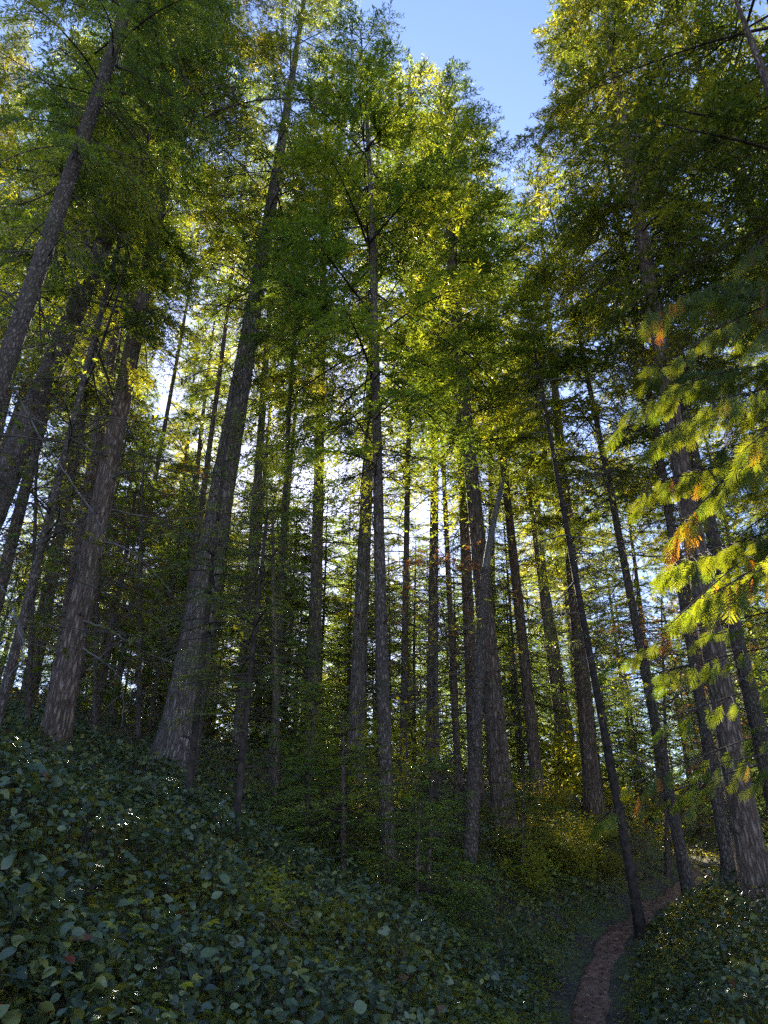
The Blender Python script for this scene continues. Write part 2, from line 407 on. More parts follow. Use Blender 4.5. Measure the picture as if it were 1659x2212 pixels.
# ------------------------------------------------------------------ conifer generators
def crown_mesh(name, seed, L=10.0, RAD=2.4, spacing=0.58, per=5, clump=(0.105, 0.024), step=0.040, twig_gap=0.062, mat='fir_leaf',
               profile=None, up=0.45, droop=0.30, keep=0.74, twig_len=0.56, sag=0.5, sparse_low=0.0):
    """live crown round the local z axis, from z=0 (lowest live branch) to z=L (tip)"""
    g = np.random.default_rng(seed)
    b = MB()
    if profile is None:
        profile = lambda t: np.minimum(1, 0.62 + 1.9 * t) * (1 - t) ** 0.62 + 0.06
    z = 0.0; BP = []; BR = []; TW = []
    C_, D_, N_, Rn, Ls = [], [], [], [], []
    az0 = g.uniform(0, 6.28)
    while z < L * 0.985:
        t = z / L
        n = max(3, int(per + g.integers(-1, 2)))
        az0 += 2.4
        for k in range(n):
            if g.random() > keep: continue
            az = az0 + k * 2 * math.pi / n + g.normal(0, 0.3)
            ln = RAD * profile(t) * g.uniform(0.55, 1.12)
            if ln < 0.1: ln = 0.1
            z0 = z + g.uniform(-0.5, 0.5) * spacing
            a = (-0.12 + up * t + g.normal(0, 0.10)) + max(0, t - 0.8) * 2.6
            s = np.linspace(0, 1, 7)
            out = np.array([math.cos(az), math.sin(az), 0]); side = np.array([-out[1], out[0], 0])
            wob = g.normal(0, 0.08)
            dr = droop * (1 - 0.8 * t)
            P = np.outer(s * ln * (1 - 0.08 * s), out) + np.outer(s ** 2 * ln * wob, side)
            P[:, 2] = z0 + ln * (a * s - dr * s ** 2 + 0.10 * s ** 4)
            BP.append(P); r0 = 0.006 + 0.008 * ln
            BR.append(np.linspace(r0, 0.003, 7))
            tone = 0.08 + 0.78 * g.random()
            # twigs
            m = max(3, int(ln / twig_gap))
            st = np.sort(g.uniform(0.14 + 0.25 * sparse_low * (1 - t), 1.0, m))
            sg = np.where(np.arange(m) % 2 == 0, 1.0, -1.0)
            base = np.stack([np.interp(st, s, P[:, i]) for i in range(3)], -1)
            tl = twig_len * (0.25 + 0.9 * np.sqrt(ln)) * (0.35 + 0.9 * np.sin(np.pi * (0.12 + 0.80 * st))) * g.uniform(0.5, 1.15, m) * 0.75
            tl[-1] = tl[-1] * 0.6
            th = g.normal(0.95, 0.16, m) * (1 - 0.35 * st); th[-1] = 0
            tang = norm(np.stack([np.interp(np.minimum(st + 0.08, 1), s, P[:, i]) - np.interp(st - 0.08, s, P[:, i]) for i in range(3)], -1))
            dirv = norm(tang * np.cos(th)[:, None] + side[None] * (np.sin(th) * sg)[:, None] + np.array([0, 0, 1.0]) * g.normal(0.02, 0.16, m)[:, None])
            tip = base + dirv * tl[:, None]; tip[:, 2] -= sag * tl ** 1.5
            mid = base + dirv * (tl * 0.5)[:, None]; mid[:, 2] -= sag * 0.3 * tl ** 1.5
            TW.append(np.stack([base, mid, tip], 1))
            # clumps along each twig
            cnt = np.maximum(2, (tl / step).astype(int))
            idx = np.repeat(np.arange(m), cnt)
            u = (np.concatenate([np.arange(c) for c in cnt]) + g.uniform(0.1, 0.9, len(idx))) / cnt[idx]
            p = base[idx] + dirv[idx] * (tl[idx] * u)[:, None]
            p[:, 2] -= sag * (tl[idx] ** 1.5) * u ** 2
            for rep in range(2):
                sgn = np.where(g.random(len(idx)) < 0.5, 1.0, -1.0)
                perp = norm(np.cross(dirv[idx], np.array([0, 0, 1.0])))
                ang = g.normal(0.75, 0.25, len(idx))
                d = norm(dirv[idx] * np.cos(ang)[:, None] + perp * (sgn * np.sin(ang))[:, None] + g.normal(0, 0.28, (len(idx), 3)))
                ls = clump[0] * g.uniform(0.6, 1.3, len(idx))
                C_.append(p + d * (ls * 0.5)[:, None] + g.normal(0, 0.008, p.shape)); D_.append(d); Ls.append(ls)
                N_.append(norm(np.array([0, 0, 1.0]) + g.normal(0, 0.48, (len(idx), 3))))
                Rn.append(np.clip(tone + g.normal(0, 0.11, len(idx)), 0, 1))
        z += spacing * g.uniform(0.8, 1.2) * (1 - 0.35 * t)
    Cc = np.concatenate(C_); D = np.concatenate(D_); Nn = np.concatenate(N_); Lc = np.concatenate(Ls); rn = np.concatenate(Rn)
    Wd = norm(np.cross(D, Nn)) * (Lc * clump[1] / clump[0] * 0.5)[:, None]
    Dh = D * (Lc * 0.5)[:, None]
    V = np.stack([Cc - Dh, Cc + Wd - Dh * 0.15, Cc + Dh, Cc - Wd - Dh * 0.15], 1)
    b.quads(V, 0, rn)
    b.tubes(np.array(BP), np.array(BR), 4, 1)
    TW = np.concatenate(TW)
    b.tubes(TW, np.array([[0.0035, 0.0028, 0.0015]]), 3, 1)
    return b.mesh(name, [M[mat], M['wood']])

def limbs_mesh(name, seed, L=8.0, LEN=1.5, n=46, sparse_leaf=0.15, droop=0.5, mat='fir_leaf'):
    """bare and half bare limbs round the local z axis from z=0 to z=L"""
    g = np.random.default_rng(seed); b = MB()
    BP, BR, TP, TR, SP = [], [], [], [], []
    for i in range(n):
        z0 = L * (i + g.random()) / n
        az = g.uniform(0, 2 * math.pi); ln = LEN * g.uniform(0.25, 1.25) * (0.6 + 0.6 * z0 / L)
        out = np.array([math.cos(az), math.sin(az), 0]); side = np.array([-out[1], out[0], 0])
        s = np.linspace(0, 1, 9)
        a = g.normal(0.05, 0.16); dr = droop * g.uniform(0.3, 1.3); w1, w2 = g.normal(0, 0.16, 2)
        P = np.outer(s * ln * (1 - 0.12 * s), out) + np.outer(ln * (w1 * s ** 2 + w2 * np.sin(5 * s) * 0.2 * s), side)
        P[:, 2] = z0 + ln * (a * s - dr * s ** 2 + g.uniform(0, 0.2) * s ** 3) + np.cumsum(g.normal(0, 0.008 * ln, 9))
        BP.append(P); r0 = 0.007 + 0.006 * ln; BR.append(r0 * (1 - 0.75 * s))
        m = int(3 + ln * 7)
        for q in range(m):
            t = g.uniform(0.2, 1); base = np.array([np.interp(t, s, P[:, i]) for i in range(3)])
            tl = g.uniform(0.15, 0.55) * ln * (1.1 - 0.6 * t); sg = g.choice([-1, 1])
            d = norm(out * g.uniform(0.4, 1) + side * sg * g.uniform(0.4, 1.1) + np.array([0, 0, g.normal(-0.1, 0.3)]))
            ss = np.linspace(0, 1, 4)
            Q = base + np.outer(ss * tl, d); Q[:, 2] -= 0.35 * tl * ss ** 2; Q += np.cumsum(g.normal(0, 0.02 * tl, (4, 3)), 0)
            TP.append(Q); TR.append(np.linspace(0.004, 0.0018, 4))
            for e in range(int(1 + tl * 7)):
                t2 = g.uniform(0.25, 1); b2 = np.array([np.interp(t2, ss, Q[:, i]) for i in range(3)])
                d2 = norm(d + side * g.normal(0, 0.9) + np.array([0, 0, g.normal(0, 0.45)])); l2 = g.uniform(0.06, 0.25)
                SP.append(np.stack([b2, b2 + d2 * l2 * 0.5 + g.normal(0, 0.008, 3), b2 + d2 * l2 - np.array([0, 0, 0.15 * l2])]))
                if g.random() < sparse_leaf:
                    nn = 7; uu = g.uniform(0.2, 1, nn)
                    c = b2 + np.outer(uu * l2, d2) + g.normal(0, 0.012, (nn, 3))
                    dd = norm(d2 + g.normal(0, 0.6, (nn, 3))); wv = norm(np.cross(dd, g.normal(0, 1, (nn, 3)))) * 0.011
                    dh = dd * 0.034
                    b.quads(np.stack([c - dh, c + wv, c + dh, c - wv], 1), 1, np.clip(g.normal(0.5, 0.25, nn), 0, 1))
    b.tubes(np.array(BP), np.array(BR), 4, 0)
    b.tubes(np.array(TP), np.array(TR), 3, 0)
    b.tubes(np.array(SP), np.array([[0.0024, 0.002, 0.0012]]), 3, 0)
    return b.mesh(name, [M['dead'], M[mat]])

def trunk_mesh(name, H, r0, seed, mat, flare=1.35, power=0.8, bend=0.0, sides=None, rough=0.065, tip=0.012):
    g = np.random.default_rng(seed)
    sides = sides or int(np.clip(r0 * 120, 10, 44))
    k = int(np.clip(H / 0.16, 30, 170))
    z = np.linspace(-0.5, H, k) ** 1.0
    t = np.clip(z / H, 0, 1)
    r = r0 * ((1 - t) ** power) + tip
    r = r * (1 + (flare - 1) * np.exp(-np.maximum(z, 0) / (1.6 * r0 + 0.25)))
    ph = g.uniform(0, 6.28, 2)
    bx = bend * (np.sin(t * 3.1 + ph[0]) - math.sin(ph[0])) * t * (1 - t) * H * 0.12 ; by = bend * (np.sin(t * 2.3 + ph[1]) - math.sin(ph[1])) * t * (1 - t) * H * 0.12
    ang = np.arange(sides) * 2 * math.pi / sides
    A, Z = np.meshgrid(ang, z)
    ca, sa = np.cos(A), np.sin(A)
    cell = max(0.03, r0 * 0.16)
    rid = fbm(A * r0 / cell + 3, Z * 0.9 / (cell * 5) + np.cos(A) * 0.0, seed, 2) - 0.5
    low = np.sin(A * g.integers(3, 6) + ph[0]) * np.exp(-np.maximum(Z, 0) / (1.2 * r0 + 0.2)) * 0.22
    rr = r[:, None] * (1 + rough * 2 * rid + low)
    V = np.stack([rr * ca + bx[:, None], rr * sa + by[:, None], Z], -1).reshape(-1, 3)
    i = np.arange(k - 1)[:, None]; j = np.arange(sides)[None]
    q = np.stack([i * sides + j, i * sides + (j + 1) % sides, (i + 1) * sides + (j + 1) % sides, (i + 1) * sides + j], -1).reshape(-1, 4)
    b = MB(); b.add(V, q, 0, 0.5, True)
    for i in range(int(min(H, 14) * 1.6)):                 # broken branch stubs
        zz = g.uniform(0.8, min(0.6 * H, 11)); a = g.uniform(0, 6.28); rz = float(np.interp(zz, z, r)); l = g.uniform(0.05, 0.22)
        c = np.array([math.cos(a), math.sin(a), 0]); o = np.array([np.interp(zz, z, bx), np.interp(zz, z, by), zz])
        P = np.stack([o + c * rz * 0.8, o + c * (rz + l * 0.5) + np.array([0, 0, 0.02]), o + c * (rz + l) + np.array([0, 0, g.normal(0, 0.05)])])
        b.tubes(P, np.array([0.016, 0.011, 0.006]), 5)
    return b.mesh(name, [M[mat]])

CROWNS = [crown_mesh('fir_crown', 11 + i, **kw) for i, kw in enumerate([
    dict(), dict(RAD=2.6, spacing=0.62, sparse_low=0.6), dict(RAD=2.2, spacing=0.52, up=0.6), dict(RAD=2.5, droop=0.42), dict(RAD=2.4, keep=0.64, spacing=0.6, sparse_low=1.0)])]
BIG = [crown_mesh('fir_crown', 31 + i, L=16.0, RAD=3.5, spacing=0.74, per=5, clump=(0.105, 0.023), step=0.040, twig_gap=0.064, twig_len=0.60, droop=0.42, up=0.35, keep=0.76) for i in range(3)]
HEM = [crown_mesh('hemlock_crown', 41 + i, L=5.0, RAD=1.5, spacing=0.27, per=5, clump=(0.055, 0.013), step=0.030, twig_gap=0.06, mat='hemlock_leaf',
                  profile=lambda t: (1 - t) ** 0.8 * (0.75 + 0.5 * t) + 0.05, up=0.35, droop=0.34, twig_len=0.34, sag=0.6) for i in range(3)]
HEM += [crown_mesh('hemlock_crown', 47 + i, L=5.0, RAD=1.5, spacing=0.26, per=3, clump=(0.055, 0.013), step=0.036, twig_gap=0.10, mat='hemlock_leaf', keep=0.8,
                   profile=lambda t: (1 - t) ** 0.6 * 0.95 + 0.05, up=0.3, droop=0.45, twig_len=0.30, sag=0.7, sparse_low=1.0) for i in range(2)]
HEM += [crown_mesh('hemlock_crown', 61 + i, L=2.5, RAD=1.3, spacing=0.17, per=4, clump=(0.050, 0.012), step=0.026, twig_gap=0.05, mat='sapling_leaf', keep=0.85,
                   profile=lambda t: (1 - t) ** 0.6 * 0.95 + 0.05, up=0.25, droop=0.28, twig_len=0.40, sag=0.35) for i in range(2)]
LIMBS = [limbs_mesh('bare_limbs', 71 + i, **kw) for i, kw in enumerate([
    dict(), dict(n=60, LEN=1.2, sparse_leaf=0.3), dict(n=40, LEN=1.9, sparse_leaf=0.25, droop=0.35), dict(n=50, LEN=1.6, sparse_leaf=0.45, droop=0.6), dict(n=70, LEN=1.7, sparse_leaf=0.3, droop=0.8, mat='brown_leaf')])]

def axis_matrix(P0, d, spin):
    d = Vector(d).normalized()
    q = Vector((0, 0, 1)).rotation_difference(d)
    return (Matrix.Translation(Vector(P0)) @ q.to_matrix().to_4x4() @ Matrix.Rotation(spin, 4, 'Z'))

def tree(name, P0, d, H, r0, cs, RAD, label, group=None, bark='bark_brown', crown=0, limbs=0, limb_lo=0.08, limb_len=1.0, seed=0, flare=1.35, power=0.8,
         bend=0.1, cat='tree', hem=False, big=False, trunk_me=None, spin=None, limb_hi=None):
    root = empty(name); tag(root, label, cat, group)
    root.matrix_world = axis_matrix(P0, d, spin if spin is not None else (seed * 2.399) % 6.283)
    me = trunk_me or trunk_mesh('trunk', H, r0, seed, bark, flare, power, bend)
    t = link('trunk', me, root)
    if trunk_me: t.scale = (r0 / 0.15, r0 / 0.15, H / 20.0)
    if cs is not None:
        CL = HEM if hem else (BIG if big else CROWNS)
        L0, R0 = (2.5, 1.3) if hem and crown % len(HEM) > 4 else (5.0, 1.5) if hem else ((16.0, 3.5) if big else (10.0, 2.4))
        c = link('crown', CL[crown % len(CL)], root, (0, 0, cs * H))
        c.scale = (RAD / R0, RAD / R0, H * (1 - cs) / L0)
        c.rotation_euler = (0, 0, seed * 1.3)
    if limbs is not None:
        hi = limb_hi if limb_hi is not None else (cs if cs is not None else 0.8) + 0.05
        l = link('limbs', LIMBS[limbs % 5 if limbs < 5 else limbs % 4], root, (0, 0, limb_lo * H))
        l.scale = (limb_len, limb_len, max(0.3, (hi - limb_lo) * H / 8.0))
        l.rotation_euler = (0, 0, seed * 2.1)
    return root

def fir(p0, p1, y, w, H, cs, RAD, label, lean=0.0, **kw):
    """conifer whose foot is seen at pixel p0 and whose stem passes pixel p1; y metres ahead; w = stem width in pixels at p0"""
    A = at(p0[0], p0[1], y); B = at(p1[0], p1[1], y + lean)
    d = norm(B - A)
    for _ in range(60):                    # run the stem down to the ground
        g = float(ground(A[0], A[1]))
        if A[2] <= g: break
        A = A - d * min(0.3, max(0.02, (A[2] - g)))
    r0 = 0.5 * w / F * cam_depth(p0[0], p0[1], y)
    return tree(kw.pop('name', 'conifer'), A, d, H, r0, cs, RAD, label, **kw)

# ------------------------------------------------------------------ the trees one can tell apart
fir((0, 830), (290, 0), 7.0, 44, 24, 0.34, 2.3, "dark trunk leaning hard right and cropped by the photo's left edge", bark='bark_dark', crown=1, limbs=0, seed=1, big=True, limb_lo=0.1, flare=1.2)
fir((112, 1625), (378, 300), 10.0, 54, 25, 0.50, 2.5, "thick dark-barked fir leaning right on the leafy bank, bare lower trunk", bark='bark_brown', crown=2, limbs=2, seed=2, big=True, limb_lo=0.10, limb_len=1.5)
fir((378, 1660), (585, 420), 12.0, 80, 27, 0.38, 2.6, "biggest fir, with pale grey deeply furrowed bark and a flared foot", bark='bark_grey', crown=3, limbs=1, seed=3, big=True, limb_lo=0.25, limb_len=1.5, flare=1.5, power=1.4)
fir((25, 1437), (135, 1017), 9.0, 18, 14, 0.45, 1.8, "slim ringed trunk leaning right, before the thick dark-barked fir", bark='bark_dark', crown=4, limbs=2, seed=4, limb_lo=0.1, limb_len=1.2)
fir((22, 1180), (100, 862), 13.0, 26, 22, 0.45, 2.2, "dark leaning trunk far over on the upper bank beside dead twigs", bark='bark_brown', crown=0, limbs=3, seed=5)
fir((345, 962), (402, 640), 22.0, 12, 24, 0.75, 1.6, "thin sunlit pole against open sky between the two thick leaning firs", bark='bark_grey', crown=4, limbs=0, seed=6)
fir((418, 1200), (466, 837), 18.0, 15, 23, 0.62, 1.7, "thin straight trunk showing just left of the biggest fir's stem", bark='bark_brown', crown=1, limbs=1, seed=7)
fir((550, 1180), (576, 850), 20.0, 24, 24, 0.5, 1.8, "trunk glowing at its edge beside the brightest sun gap", bark='bark_grey', crown=2, limbs=3, seed=8)
fir((610, 1250), (631, 837), 15.0, 14, 16.5, 0.5, 1.6, "thin lichen-spotted trunk right of the brightest sun gap", bark='bark_dark', crown=3, limbs=1, seed=9)
fir((684, 1190), (693, 780), 18.0, 27, 27, 0.45, 2.3, "straight mossy green-tinged trunk midway between the biggest fir and the close-set pair", bark='bark_grey', crown=0, limbs=2, seed=10)
fir((770, 1560), (797, 830), 14.0, 36, 20, 0.45, 2.3, "mottled grey trunk of the close-set pair, its foot behind the saplings", bark='bark_grey', crown=4, limbs=1, seed=11, limb_len=0.9)
fir((842, 1965), (803, 800), 10.0, 32, 17.5, 0.36, 2.9, "slender black-barked fir whose top stands against blue sky, foot in leafy cover", bark='bark_dark', crown=2, limbs=1, seed=12, big=True, limb_lo=0.22, power=0.75, flare=1.15)
fir((872, 1600), (876, 900), 15.0, 15, 22, 0.48, 2.3, "thin knotty trunk just right of the close-set pair", bark='bark_dark', crown=1, limbs=3, seed=13)
fir((936, 1300), (941, 800), 19.0, 23, 26, 0.5, 1.9, "pale brown trunk seen in hazy light with a thin mate at its right", bark='bark_grey', crown=0, limbs=0, seed=14)
fir((970, 1300), (954, 1000), 17.0, 13, 18, 0.55, 1.8, "thin mate leaning against the pale brown trunk in hazy light", bark='bark_brown', crown=3, limbs=2, seed=15)
fir((1016, 1420), (988, 800), 16.0, 27, 22, 0.45, 2.1, "reddish brown trunk standing left of the stout fir with the broken snag", bark='bark_brown', crown=2, limbs=1, seed=16)
fir((1090, 1790), (1000, 750), 14.0, 47, 21, 0.38, 3.3, "stout furrowed fir on the shrubby mound, right behind the broken snag", bark='bark_brown', crown=0, limbs=2, seed=17, big=True, limb_lo=0.25, flare=1.45, power=0.75)
fir((1162, 1710), (1072, 800), 18.0, 26, 22.5, 0.42, 2.6, "plain straight trunk at the back of the shrubby mound", bark='bark_brown', crown=1, limbs=3, seed=18)
fir((1284, 1755), (1205, 870), 18.0, 36, 21.5, 0.34, 2.7, "double-looking trunk with a bright sunlit seam beyond the mound", bark='bark_brown', crown=3, limbs=1, seed=19)
fir((1385, 2008), (1290, 1490), 11.2, 20, 10.5, 0.84, 0.7, "thin black leaning trunk right beside the path bend", bark='stem', crown=4, limbs=0, seed=20, limb_lo=0.2, limb_len=0.7, flare=1.1)
fir((1492, 1945), (1300, 1000), 13.2, 24, 15.5, 0.45, 2.1, "slim curved trunk leaning left where the path turns behind it", bark='bark_dark', crown=1, limbs=1, seed=21, flare=1.2)
fir((1592, 1968), (1418, 990), 12.0, 27, 20, 0.48, 2.1, "mid-sized trunk leaning left just before the thick scaly fir", bark='bark_dark', crown=4, limbs=3, seed=22, flare=1.2)
fir((1645, 1988), (1480, 1050), 10.0, 62, 24, 0.40, 2.6, "thick scaly dark fir leaning left below the orange-flecked cedar", bark='bark_brown', crown=2, limbs=0, seed=23, big=True, flare=1.25, limb_lo=0.2)
fir((1652, 1640), (1575, 1320), 11.5, 36, 23, 0.42, 2.5, "dark trunk half cropped by the frame behind the thick scaly fir", bark='bark_dark', crown=3, limbs=2, seed=24)

# ------------------------------------------------------------------ near trees standing just outside the picture, whose branches reach in
def placed_tree(x, y, H, r0, cs, RAD, label, lean=(0, 0), **kw):
    z = float(ground(x, y))
    return tree(kw.pop('name', 'conifer'), (x, y, z - 0.05), norm(np.array([lean[0], lean[1], 1.0])), H, r0, cs, RAD, label, **kw)
placed_tree(7.3, 7.8, 24, 0.24, 0.33, 4.5, "tall conifer rooted outside the frame, its dark boughs filling the top right corner", lean=(-0.03, 0.0), bark='bark_brown', crown=1, limbs=None, seed=31, big=True)
placed_tree(8.2, 11.2, 24, 0.25, 0.30, 3.6, "second big conifer behind the dark boughs at the top right corner", lean=(-0.04, 0.0), bark='bark_brown', crown=0, limbs=0, seed=32, big=True)
placed_tree(-5.9, 9.6, 24, 0.2, 0.30, 3.2, "tall conifer rooted outside the frame, its boughs hanging into the top left corner", lean=(0.1, 0.02), bark='bark_dark', crown=0, limbs=2, seed=33, big=True)

# ------------------------------------------------------------------ forest behind
BG_TRUNK = [trunk_mesh('trunk', 20.0, 0.15, 500 + i, mt, 1.3, 0.8, 0.12, sides=10) for i, mt in enumerate(['bark_brown', 'bark_dark', 'bark_grey', 'bark_brown'])]
taken = [tuple(o.location[:2]) for o in scene.objects if o.parent is None and o.type == 'EMPTY']
def free(x, y, dmin):
    return all((x - a) ** 2 + (y - b) ** 2 > dmin * dmin for a, b in taken)
def scatter_trees(n, y0, y1, dmin, hmin, hmax, name, label, group, cs=(0.22, 0.42), rad=(2.0, 3.0), margin=5, limbs=True, hem=False, keep_off=1.3, xr=None, rlo=0.1, rhi=0.2, big=False):
    made = 0; tries = 0
    while made < n and tries < n * 60:
        tries += 1
        y = math.sqrt(rng.uniform(y0 * y0, y1 * y1)); hw = 0.60 * y + margin
        x = rng.uniform(-hw, hw)
        if xr and not (xr[0] * y < x < xr[1] * y): continue
        if not free(x, y, dmin): continue
        if y < 32 and float(path_dist(np.array([x]), np.array([y]))[0]) < keep_off: continue
        if 11 < y < 46 and abs(x - (3.1 - 0.158 * (y - 5.5))) < 1.9 and float(ground(x, y)) + hmin > 3.0 + 0.56 * (y - 5.5): continue   # the sun reaches the cedar here
        taken.append((x, y)); i = int(rng.integers(0, 1000))
        H = rng.uniform(hmin, hmax)
        if x > -0.12 * y: H = min(H, 1.15 * y + 1.5 - float(ground(x, y)))
        placed_tree(x, y, H, rng.uniform(rlo, rhi), rng.uniform(*cs), rng.uniform(*rad), label, lean=(rng.normal(0, 0.03), rng.normal(0, 0.02)), name=name,
                    group=group, crown=i % 3 if hem else i, limbs=i if limbs else None, limb_len=rng.uniform(0.8, 1.2), seed=i, trunk_me=BG_TRUNK[i % 4], hem=hem, big=big)
        made += 1
scatter_trees(9, 14, 24, 2.4, 24, 29, 'conifer', "tall conifer with wide boughs standing up the slope behind the leaning trunks", "tall conifers up the slope", cs=(0.42, 0.52), rad=(2.6, 3.2), xr=(-0.95, -0.2), big=True)
scatter_trees(5, 12, 24, 2.2, 20, 25, 'conifer', "conifer with wide boughs standing behind the thick scaly fir and the cedar", "conifers behind the cedar", cs=(0.3, 0.4), rad=(2.6, 3.2), xr=(0.42, 0.9), big=True)
scatter_trees(15, 17, 30, 2.2, 18, 23, 'conifer', "tall slim conifer among the trunks just behind the front row", "conifers behind the front row", cs=(0.42, 0.55), rad=(1.8, 2.4))
scatter_trees(46, 30, 62, 2.8, 14, 19, 'conifer', "far conifer deep in the wood, seen between nearer trunks", "conifers deep in the wood", cs=(0.22, 0.4), rad=(2.4, 3.2), limbs=False)
scatter_trees(32, 15, 28, 1.6, 4.5, 9.5, 'young_hemlock', "young hemlock green to the ground under the tall trunks", "young hemlocks under the tall trunks", cs=(0.05, 0.12), rad=(1.3, 2.2), limbs=False, hem=True, rlo=0.03, rhi=0.06)
scatter_trees(110, 24, 62, 1.7, 7, 12.5, 'young_hemlock', "added young conifer far back on the slope, blocking sun from the salal", "young conifers far back on the slope", cs=(0.03, 0.1), rad=(2.0, 3.0), limbs=False, hem=True, rlo=0.04, rhi=0.07)

scatter_trees(26, 19, 46, 1.6, 7, 12, 'young_hemlock', "young conifer on the gentle slope beyond the path's far bend", "young conifers beyond the path", cs=(0.03, 0.1), rad=(1.8, 2.8), limbs=False, hem=True, xr=(0.12, 0.8), rlo=0.04, rhi=0.07)
scatter_trees(30, 32, 70, 1.8, 8, 13, 'young_hemlock', "young conifer on the gentle slope beyond the path's far bend", "young conifers beyond the path", cs=(0.03, 0.1), rad=(2.0, 3.0), limbs=False, hem=True, xr=(0.1, 0.75), rlo=0.04, rhi=0.07)
for x, y, H, RD in [(-5.6, 24, 9, 2.5), (-3.9, 21.5, 8, 2.2), (-7.2, 27, 12, 2.8), (-2.4, 23, 8, 2.3), (-4.9, 30, 12, 2.8), (-0.6, 24.5, 8, 2.2), (-8.6, 21, 13, 2.6), (-10, 25, 14, 2.8), (-6.5, 17.5, 8, 2.0)]:
    k = int(x * -100 + y)
    placed_tree(x, y, H, 0.09, 0.12, RD, "dark thick-boughed conifer behind the biggest fir and the close-set pair", group="dark thick-boughed conifers in the middle distance", crown=k, limbs=None, seed=k, trunk_me=BG_TRUNK[k % 4])
for x, y, H in [(3.9, 23, 7.5), (3.2, 28, 9.5), (2.9, 20.6, 6.5)]:  # added to block sun patches on the ground near the path
    k = int(x * 100 + y)
    placed_tree(x, y, H, 0.06, 0.04, 2.3, "young conifer on the gentle slope beyond the path's far bend", name='young_hemlock', group="young conifers beyond the path", crown=k % 3, limbs=None, seed=k, trunk_me=BG_TRUNK[k % 4], hem=True)
for i in range(18):  # extra conifers added to keep direct sun off the salal
    x, y = (rng.uniform(-1.5, 3.2), rng.uniform(22.5, 29)) if i < 7 else (rng.uniform(-9, -1.5), rng.uniform(22, 33))
    k = int(rng.integers(0, 900))
    placed_tree(x, y, min(rng.uniform(8.5, 11), 2.6 + 0.56 * (y - 5.5) - float(ground(x, y)) if i < 7 else 99), 0.06, 0.04, rng.uniform(2.2, 2.8), "added young conifer far back on the slope, blocking sun from the salal", name='young_hemlock',
                group="young conifers far back on the slope", crown=k % 3, limbs=None, seed=k, trunk_me=BG_TRUNK[k % 4], hem=True)

# ------------------------------------------------------------------ saplings
def sapling(p0, p1, y, w, H, cs, RAD, label, **kw):
    return fir(p0, p1, y, w, H, cs, RAD, label, name='sapling', hem=kw.pop('hem', True), cat='sapling', flare=1.1, **kw)
sapling((402, 1770), (432, 1490), 8.0, 13, 5.0, 0.40, 1.0, "thin dark sapling with bare lower half before the biggest fir", bark='stem', crown=3, limbs=1, seed=51, limb_lo=0.25, limb_len=0.55)
sapling((505, 1830), (545, 1430), 7.5, 12, 3.6, 0.40, 1.1, "thin black sapling leaning right with a green tuft at its top", bark='stem', crown=4, limbs=3, seed=52, limb_lo=0.3, limb_len=0.55)
sapling((598, 1770), (596, 1600), 12.0, 18, 5.2, 0.35, 1.3, "mossy sapling standing in leaf cover right of the black leaning sapling", bark='bark_brown', crown=3, limbs=3, seed=53, limb_len=0.7)
sapling((742, 1870), (740, 1500), 9.6, 9, 2.1, 0.10, 1.2, "broad hemlock sapling with flat green sprays at the slender black fir's foot", bark='bark_dark', crown=5, limbs=None, seed=54)
sapling((925, 1900), (935, 1560), 10.2, 9, 2.0, 0.12, 1.1, "hemlock sapling with drooping sprays between the slender black fir and the snag", bark='bark_dark', crown=6, limbs=None, seed=55)
sapling((660, 1800), (668, 1700), 11.0, 8, 2.2, 0.10, 1.1, "low hemlock sapling tucked behind the broad one", bark='bark_dark', crown=5, limbs=None, seed=56)
sapling((1130, 1830), (1132, 1700), 12.5, 8, 1.6, 0.08, 1.0, "low pale green sapling in front of the stout furrowed fir", bark='bark_dark', crown=6, limbs=None, seed=57)
sapling((900, 1960), (905, 1800), 9.2, 7, 1.5, 0.08, 0.9, "knee-high hemlock sapling beside the slender black fir's foot", bark='bark_dark', crown=5, limbs=None, seed=58)

for i, (px, py, y, H, lab) in enumerate([(60, 1560, 11.0, 6.5, "dead brown-needled young tree on the upper bank by the photo's left edge"), (205, 1540, 13.0, 6.0, "dead brown-needled young tree between the two thick leaning firs"),
                                         (300, 1530, 15.0, 7.5, "taller dead brown-needled tree just behind the biggest fir's left side"), (945, 1720, 13.5, 5.0, "small dead brown tree behind the arching bare sapling"),
                                         (1440, 1800, 17.0, 6.0, "dead brown-needled young tree behind the slim curved trunk"), (1560, 1830, 15.0, 6.5, "dead brown-needled young tree between the leaning trunks beyond the path")]):
    fir((px, py), (px * 0.985 + 12, py - 400), y, 9, H, None, 0, lab, name='dead_tree', bark='bark_dark', limbs=4, limb_lo=0.05, limb_hi=0.97, limb_len=0.8, seed=130 + i, flare=1.1)

